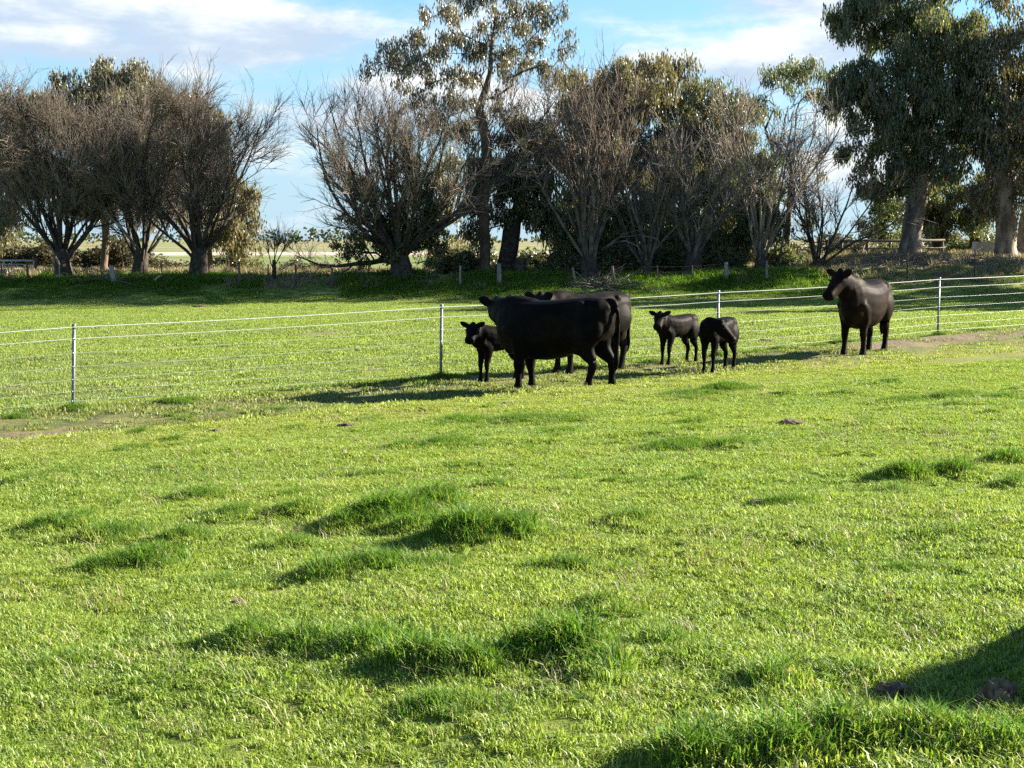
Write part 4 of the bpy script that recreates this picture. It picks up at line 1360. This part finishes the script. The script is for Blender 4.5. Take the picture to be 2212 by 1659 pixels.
def chain(pts, rw, rh, side=(0, 1, 0), caps=True):
    """rings along a path"""
    P = [np.array(p, float) for p in pts]
    out = []
    n = len(P)
    sd = np.array(side, float)
    for i in range(n):
        t = P[min(i + 1, n - 1)] - P[max(i - 1, 0)]
        t /= np.linalg.norm(t) + 1e-9
        s = sd - t * np.dot(sd, t); s /= np.linalg.norm(s) + 1e-9
        u = np.cross(t, s)
        if u[2] < 0 and abs(t[2]) < .95: u = -u
        out.append((P[i], s, u, rw[i], rh[i], rh[i]))
    if caps:
        t0 = P[0] - P[1]; t0 /= np.linalg.norm(t0); t1 = P[-1] - P[-2]; t1 /= np.linalg.norm(t1)
        c0, s0, u0, w0, h0, _ = out[0]; c1, s1, u1, w1, h1, _ = out[-1]
        out = [(c0 + t0 * h0 * .6, s0, u0, w0 * .35, h0 * .35, h0 * .35)] + out + [(c1 + t1 * h1 * .6, s1, u1, w1 * .35, h1 * .35, h1 * .35)]
    return out


def catmull(P, R_list, k=4):
    """smooth a path and its radii"""
    P = [np.array(p, float) for p in P]
    A = np.array(R_list, float)
    out, rr = [], []
    n = len(P)
    for i in range(n - 1):
        p0, p1, p2, p3 = P[max(i - 1, 0)], P[i], P[i + 1], P[min(i + 2, n - 1)]
        a0, a1, a2, a3 = A[max(i - 1, 0)], A[i], A[i + 1], A[min(i + 2, n - 1)]
        for s in range(k):
            t = s / k
            f = lambda q0, q1, q2, q3: .5 * ((2 * q1) + (-q0 + q2) * t + (2 * q0 - 5 * q1 + 4 * q2 - q3) * t * t + (-q0 + 3 * q1 - 3 * q2 + q3) * t ** 3)
            out.append(f(p0, p1, p2, p3)); rr.append(f(a0, a1, a2, a3))
    out.append(P[-1]); rr.append(A[-1])
    return out, np.array(rr)


def make_beast(name, label, cat, loc, heading, s=1.0, calf=False, neck=None, head_yaw=0, head_pitch=-25, legs=None, mat='hide', seed=0, tail=None, group=None, cow=True, tag_white=False, roll=0, girth=1.0, pitch=0):
    """neck: list of offsets (fwd, left, up) of mid-neck and poll; head_yaw relative to the body, degrees to its left"""
    geo = []
    lg = 1.12 if calf else 1.0          # relative leg length
    wd = (.86 if calf else 1.0) * girth
    dz = .07 if calf else 0.0
    tor = [(-.88, 1.20, .98, .09), (-.84, 1.27, .86, .17), (-.74, 1.325, .74, .245), (-.58, 1.345, .68, .275), (-.36, 1.335, .63, .295), (-.10, 1.315, .55, .345),
           (.15, 1.305, .52, .355), (.38, 1.315, .53, .325), (.56, 1.335, .56, .275), (.70, 1.31, .62, .225), (.82, 1.24, .70, .16), (.90, 1.14, .82, .09)]
    rings = []
    for (x, zt, zb, w) in tor:
        if calf:
            zb = zb + (zt - zb) * .20
        else:
            zb = zb - .075 * math.exp(-((x - .05) / .75) ** 4)
        zt2, zb2 = zt + dz, zb + dz
        c = zb2 + (zt2 - zb2) * .56
        rings.append(((x * (.88 if calf else 1), 0, c), (0, 1, 0), (0, 0, 1), w * wd, zt2 - c, c - zb2))
    geo.append(loft(rings, .76))
    fx = .88 if calf else 1.0
    # neck and head
    nb = np.array((.52 * fx, 0, 1.06 + dz))
    mid_o, poll_o = neck or ((.36, 0, .16), (.62, 0, .34))
    mid_, poll = nb + np.array(mid_o), nb + np.array(poll_o)
    k = 1.0 if not calf else .90
    P_, R_ = catmull([nb - np.array((.12, 0, .05)), nb + (mid_ - nb) * .45, mid_, poll - (poll - mid_) * .12], [(.23 * wd, .34), (.20 * wd, .30 * k), (.148 * k, .235 * k), (.115 * k, .158 * k)], 4)
    sdv = np.cross((0, 0, 1), (poll - nb)); sdv = sdv / (np.linalg.norm(sdv) + 1e-9)
    geo.append(loft(chain(P_, R_[:, 0], R_[:, 1], sdv)))
    ya, pa = R(head_yaw), R(head_pitch)
    hd = np.array((math.cos(ya) * math.cos(pa), math.sin(ya) * math.cos(pa), math.sin(pa)))
    hs = np.array((-math.sin(ya), math.cos(ya), 0.0))
    hu = np.cross(hd, hs); hu /= np.linalg.norm(hu)
    hk = 1.42 if calf else 1.28
    HL = .51 * (1.0 if calf else 1.0)
    prof = [(-.10, .075, .07, .07), (-.05, .105, .105, .11), (.04, .122, .115, .15), (.15, .125, .108, .165), (.28, .103, .092, .140), (.40, .090, .082, .122), (.50, .088, .076, .104), (.57, .094, .076, .098), (.625, .088, .066, .085), (.66, .050, .040, .050)]
    rr = []
    for (f, w, u_, d_) in prof:
        cpt = poll + hd * f * HL / .58 * 1.0 - hu * .03
        rr.append((cpt, hs, hu, w * hk * .95, u_ * hk * .9, d_ * hk * .9))
    geo.append(loft(rr))
    # forelock / poll bump
    geo.append(loft(chain([poll - hd * .06 + hu * .05, poll - hd * .03 + hu * .12], [.075, .045], [.06, .04], hs)))
    # ears
    for sd in (1, -1):
        e0 = poll + hs * sd * .075 + hd * .03 + hu * .04
        L = .21 if not calf else .26
        dr = hs * sd * .90 + hu * .42 - hd * .12
        dr /= np.linalg.norm(dr)
        fl = hd * .85 + hu * .25
        pts = [e0 + dr * L * f for f in (0, .22, .5, .78, 1.0)]
        geo.append(loft(chain(pts, [.024, .024, .026, .024, .014], [.040, .064, .082, .066, .030], fl)))
    # legs
    legs = legs or {}
    for nm, x0, sy in (('fl', .50, 1), ('fr', .50, -1)):
        sw = legs.get(nm, 0.0)
        yy = .165 * wd * sy
        z = lambda h: h * (lg if h < .6 else 1) + (dz if h >= .6 else 0)
        x0f = x0 * fx
        def X(h, off): return x0f + off + sw * (1 - min(1, h / .9))
        pts = [(X(.98, -.02), yy * .9, .98 + dz), (X(.80, -.02), yy * 1.05, .80 + dz), (X(.64, -.03), yy * 1.05, .62 * (1.17 if calf else 1)), (X(.50, 0), yy, .49 * lg), (X(.37, .015), yy, .37 * lg), (X(.27, .01), yy, .27 * lg), (X(.17, .01), yy, .17 * lg), (X(.09, .015), yy, .09), (X(.0, .04), yy, .0)]
        rad = [(.10, .16), (.10, .145), (.082, .105), (.060, .072), (.054, .058), (.041, .043), (.039, .042), (.047, .052), (.055, .066)]
        rad = [(a * (1.15 if calf else 1.2), b * (1.05 if calf else 1.15)) for a, b in rad]
        P2, R2 = catmull(pts, rad, 3)
        geo.append(loft(chain(P2, R2[:, 0], R2[:, 1], (0, 1, 0))))
    for nm, sy in (('hl', 1), ('hr', -1)):
        sw = legs.get(nm, 0.0)
        yy = .165 * wd * sy
        def X(x, h): return x * fx + sw * (1 - min(1, h / 1.0))
        pts = [(X(-.56, 1.05), yy * .75, 1.08 + dz), (X(-.56, .9), yy * 1.0, .90 + dz), (X(-.55, .73), yy * 1.1, .73 + dz * .9), (X(-.60, .57), yy * 1.05, .57 * (1.12 if calf else 1)), (X(-.70, .44), yy, .44 * lg), (X(-.715, .36), yy, .36 * lg), (X(-.69, .22), yy, .22 * lg), (X(-.675, .10), yy, .10), (X(-.64, 0), yy, 0)]
        rad = [(.13, .20), (.145, .235), (.125, .19), (.082, .115), (.055, .068), (.050, .060), (.042, .045), (.048, .054), (.056, .068)]
        rad = [(a * (1.12 if calf else 1.15), b * (1.0 if calf else 1.1)) for a, b in rad]
        P2, R2 = catmull(pts, rad, 3)
        geo.append(loft(chain(P2, R2[:, 0], R2[:, 1], (0, 1, 0))))
    if cow:
        geo.append(loft(chain([(-.50, 0, .64), (-.40, 0, .585), (-.28, 0, .60)], [.10, .13, .10], [.10, .11, .07])))
    # hip hooks, pin bones and shoulder points
    for sd in (1, -1):
        geo.append(loft(chain([(-.46 * fx, sd * .19 * wd, 1.20 + dz), (-.50 * fx, sd * .235 * wd, 1.255 + dz)], [.075, .05], [.075, .05])))
        geo.append(loft(chain([(-.78 * fx, sd * .10 * wd, 1.15 + dz), (-.85 * fx, sd * .115 * wd, 1.19 + dz)], [.07, .045], [.07, .045])))
        geo.append(loft(chain([(.54 * fx, sd * .185 * wd, .84 + dz), (.66 * fx, sd * .175 * wd, .90 + dz), (.56 * fx, sd * .14 * wd, 1.16 + dz)], [.10, .10, .08], [.11, .11, .09])))
    # brisket
    if not calf:
        geo.append(loft(chain([(.45 * fx, 0, .66 + dz), (.70 * fx, 0, .66 + dz), (.82 * fx, 0, .80 + dz)], [.16 * wd, .14 * wd, .09 * wd], [.14, .13, .10])))
    # tail
    ty = tail or 0.0
    tz = 1.25 + dz
    pts = [(-.80 * fx, 0, tz + .02), (-.90 * fx, ty * .1, tz), (-.955 * fx, ty * .3, tz - .15), (-.955 * fx, ty * .6, tz - .42), (-.93 * fx, ty * .9, tz - .66), (-.92 * fx, ty, tz - .82), (-.91 * fx, ty, tz - .96)]
    P2, R2 = catmull(pts, [(.055,), (.046,), (.032,), (.027,), (.033,), (.046,), (.016,)], 4)
    geo.append(loft(chain(P2, R2[:, 0], R2[:, 0], (0, 1, 0))))
    V, Q, T = [], [], []
    for (v, q, t_) in geo:
        o = len(V)
        V += list(v); Q += [tuple(a + o for a in f) for f in q]; T += [tuple(a + o for a in f) for f in t_]
    raw = mesh_np('raw', np.array(V), quads=Q, tris=T)
    bmx = bmesh.new(); bmx.from_mesh(raw)
    # every closed shell must face outward for the voxel merge
    bmesh.ops.recalc_face_normals(bmx, faces=bmx.faces); bmx.to_mesh(raw); bmx.free()
    tmp = bpy.data.objects.new('tmp', raw)
    COL.objects.link(tmp)
    rm = tmp.modifiers.new('r', 'REMESH'); rm.mode = 'VOXEL'; rm.voxel_size = .019; rm.use_smooth_shade = True
    sm = tmp.modifiers.new('s', 'SMOOTH'); sm.factor = .5; sm.iterations = 5
    dg = bpy.context.evaluated_depsgraph_get()
    me = bpy.data.meshes.new_from_object(tmp.evaluated_get(dg))
    bpy.data.objects.remove(tmp)
    me.name = 'body'
    me.materials.clear(); me.materials.append(M[mat])
    root = empty(name, loc, heading)
    root.rotation_euler = (roll, pitch, heading)
    root.scale = (s, s, s)
    tag(root, label, cat, group)
    body = link('body', me, root)
    for sd in (1, -1):
        e = poll + hd * .165 * HL / .5 + hs * sd * .112 * hk + hu * .035
        bm = bmesh.new(); bmesh.ops.create_icosphere(bm, subdivisions=2, radius=.020)
        em = bpy.data.meshes.new('eye'); bm.to_mesh(em); bm.free()
        for p in em.polygons: p.use_smooth = True
        eo = link('eye', em, body, M['eye']); eo.location = e
    return root


def put(u, v, d, dz=0.0):
    g = at(u, v, d)
    return Vector((g.x, d, gz(g.x, d) + dz))


CG = 'cows standing by the fence'
# broadside cow, seen from its left quarter, looking away
make_beast('cow', 'large black cow standing broadside in front, head turned away', 'cow', put(1205, 838, 22.6, -.03), R(180 - 24), 1.03, head_yaw=-68, head_pitch=-16,
           neck=((.33, -.06, .08), (.48, -.20, .17)), legs={'fl': .03, 'fr': -.04, 'hl': .16, 'hr': -.10}, mat='hide', seed=1, tail=.04, group=CG, pitch=.035, girth=1.06)
# second cow behind it
make_beast('cow', 'black cow, sunlit grey put into its coat colour, standing behind the broadside cow', 'cow', put(1268, 822, 25.6, 0), R(180 + 38), .99, head_yaw=20, head_pitch=-28,
           neck=((.34, .02, .08), (.54, .06, .17)), legs={'hl': .05, 'hr': -.08}, mat='hide_lit_grey', seed=2, group=CG)
# cow on the right, three quarter front
make_beast('cow', 'brown-black cow standing alone on the right, looking left', 'cow', put(1866, 770, 27.6, -.02), R(180 + 57), .99, head_yaw=-14, head_pitch=-38,
           neck=((.27, -.06, .20), (.36, -.12, .36)), legs={'fl': -.02, 'fr': .05, 'hl': .06, 'hr': -.04}, mat='hide_brown', seed=3, group=CG)
KG = 'calves standing among the cows'
make_beast('calf', 'black calf peering out left from behind the broadside cow', 'calf', put(1078, 832, 24.0, 0), R(180 + 34), .63, True, head_yaw=46, head_pitch=-30,
           neck=((.26, .05, .14), (.38, .12, .24)), mat='hide', seed=4, group=KG, cow=False)
make_beast('calf', 'fluffy black calf facing the camera, left of the middle fence post', 'calf', put(1462, 785, 26.6, 0), R(180 + 42), .61, True, head_yaw=32, head_pitch=-30,
           neck=((.25, .04, .16), (.36, .10, .26)), legs={'fl': .05, 'hl': -.06}, mat='hide_lit_grey', seed=5, group=KG, cow=False)
make_beast('calf', 'black calf turning its head back to lick its flank', 'calf', put(1550, 805, 25.0, 0), R(180 + 52), .62, True, head_yaw=104, head_pitch=-46,
           neck=((.26, .20, .12), (.20, .46, .14)), legs={'fl': .03, 'hr': -.05}, mat='hide', seed=6, group=KG, cow=False)
# ------------------------------------------------------------------ clods, dung, sticks
def clod(name, label, cat, u, v, wpx, hpx, seed, mat, group=None, rough=.28, d=None):
    rg = np.random.default_rng(seed)
    g = hit(u, v, ground_z) if d is None else at(u, v, d)
    s = g.y / F_PX
    w, h = wpx * s, hpx * s
    bm = bmesh.new()
    bmesh.ops.create_icosphere(bm, subdivisions=4, radius=1)
    nz = VNoise(seed + 200)
    for vtx in bm.verts:
        p = vtx.co
        q = 1 + rough * (float(nz(p.x * 2 + p.z, p.y * 2 + 5)) - .5) * 2 + rough * .6 * (float(nz(p.x * 6 + 9, p.y * 6 + p.z * 5)) - .5) * 2
        vtx.co = Vector((p.x * q * w, p.y * q * w * .8, max(p.z, -.3) * q * h))
    me = bpy.data.meshes.new(name); bm.to_mesh(me); bm.free()
    for p in me.polygons: p.use_smooth = True
    o = link(name, me, mat=M[mat])
    o.location = (g.x, g.y, gz(g.x, g.y) + h * .22 + .008)
    o.rotation_euler = (0, 0, rg.random() * 6)
    return tag(o, label, cat, group)


clod('soil_clod', 'dark soil clod in the shadow at the lower right', 'clod', 2158, 1525, 34, 42, 1, 'soil', rough=.5)
clod('soil_clod', 'pale flat soil clod at the tip of the lower right shadow', 'clod', 1925, 1505, 36, 22, 2, 'soil', rough=.5)
DG = 'dried dung pats in the meadow'
for i, (u, v, w, h, lab) in enumerate([
        (748, 924, 17, 7, 'dung pat in the meadow left of the broadside cow'), (466, 934, 14, 5, 'dung pat near the left edge of the lane crest'), (1097, 876, 16, 5, 'dung pat in front of the broadside cow'),
        (1712, 916, 28, 7, 'wide flat dung pat below the alone-standing right cow'), (1632, 1092, 16, 6, 'dung pat in mid meadow on the right half'), (512, 1312, 18, 10, 'small dark dung pat on the left of the near meadow'),
        (1812, 1390, 18, 6, 'dung pat above the lower right shadow'), (2205, 1378, 20, 8, 'dung pat at the right edge of the near meadow'), (1652, 738, 14, 4, 'flat dark dung pat right of the licking calf'),
        (340, 962, 10, 3, 'small dung pat below the left fence post'), (1668, 1198, 12, 5, 'small dung pat right of centre in the meadow'), (770, 955, 10, 3, 'tiny dung pat below the cow shadow'), (432, 664, 14, 4, 'dark dung pat far out in the left paddock')]):
    clod('dung_pat', lab, 'dung', u, v, w * 1.1, h * .95, 20 + i, 'dung', DG, .34)


def stick(label, pts, r0, r1, mat='dead', name='fallen_branch', forks=()):
    P3 = [at(*q) for q in pts]
    o = P3[0].copy()
    root = simple_tube(name, P3, list(np.linspace(r0, r1, len(P3))), None, M[mat], o, 7)
    root.location = o
    tag(root, label, 'branch', 'dead branches lying about the bank')
    for f in forks:
        Q = [at(*q) for q in f]
        simple_tube('fork', Q, list(np.linspace(r0 * .6, r1 * .5, len(Q))), root, M[mat], o, 6)
    return root


stick('bleached crooked stick standing by the timber yard fence', [(1860, 570, 76), (1864, 556, 76), (1862, 545, 76), (1867, 530, 76)], .07, .03, forks=[[(1864, 556, 76), (1872, 553, 76), (1871, 543, 76)]])
stick('pale branch leaning against the leftmost bare trunk', [(128, 572, 65), (115, 545, 65.3), (108, 530, 65.6)], .06, .03)
stick('pale branch lying beside the right-hand end of the old brush heap', [(335, 605, 61), (342, 598, 61), (350, 594, 61)], .06, .03)
stick('white forked dead limb between the thorny bush and pale dead tree', [(1685, 560, 70), (1690, 520, 70), (1694, 490, 70)], .06, .03, forks=[[(1688, 535, 70), (1705, 520, 70), (1715, 512, 70)]])
stick('pale slanting limb hanging among the left bare trees', [(225, 455, 65), (260, 490, 65), (300, 540, 65.5)], .05, .07)


def stump(label, u, v, d, r, h, seed):
    rg = np.random.default_rng(seed)
    g = at(u, v, d); z = gz(g.x, d)
    o = Vector((g.x, d, z))
    b = simple_tube('tree_stump', [o - Vector((0, 0, .1)), o + Vector((.02, 0, h * .5)), o + Vector((.08, 0, h))], [r * 1.3, r, r * .8], None, M['bark_dark'], o, 11)
    b.location = o
    tag(b, label, 'stump')


stump('short dark stump just right of the leaning gum trunk', 1122, 588, 67, .28, .75, 1)


def brush_heap(label, u, v, d, wpx, seed, mat='twig_red', n=150):
    rg = np.random.default_rng(seed)
    g = at(u, v, d); w = wpx * d / F_PX
    o = np.array((g.x, d, gz(g.x, d)))
    br = []
    for _ in range(n):
        x = rg.normal(0, .45) * w; y = rg.normal(0, .6)
        p = np.array((g.x + x, d + y, gz(g.x + x, d + y) + rg.uniform(.0, .38) * (1 - min(1, abs(x) / w))))
        a = rg.random() * 6.28
        br.append(grow(rg, p, (math.cos(a), math.sin(a), rg.normal(.1, .2)), rg.uniform(.5, 1.6), rg.uniform(.012, .03), .006, 5, .12, -.03))
    root = tube_obj('brush_heap', br, None, M[mat], o)
    root.location = o
    tag(root, label, 'brush heap', 'heaps of fallen branches')


brush_heap('rust-brown heap of fallen branches behind the pale leaning post', 240, 600, 64, 90, 3)
brush_heap('grey heap of fallen sticks at the foot of the arching boughs', 1310, 610, 63, 90, 4, 'twig')
brush_heap('scattered grey sticks on the spoil bank under the giant gum', 1960, 585, 68, 110, 5, 'twig', 110)
brush_heap('scattered pale sticks on the spoil bank by the right edge', 2130, 583, 68, 80, 6, 'dead', 70)
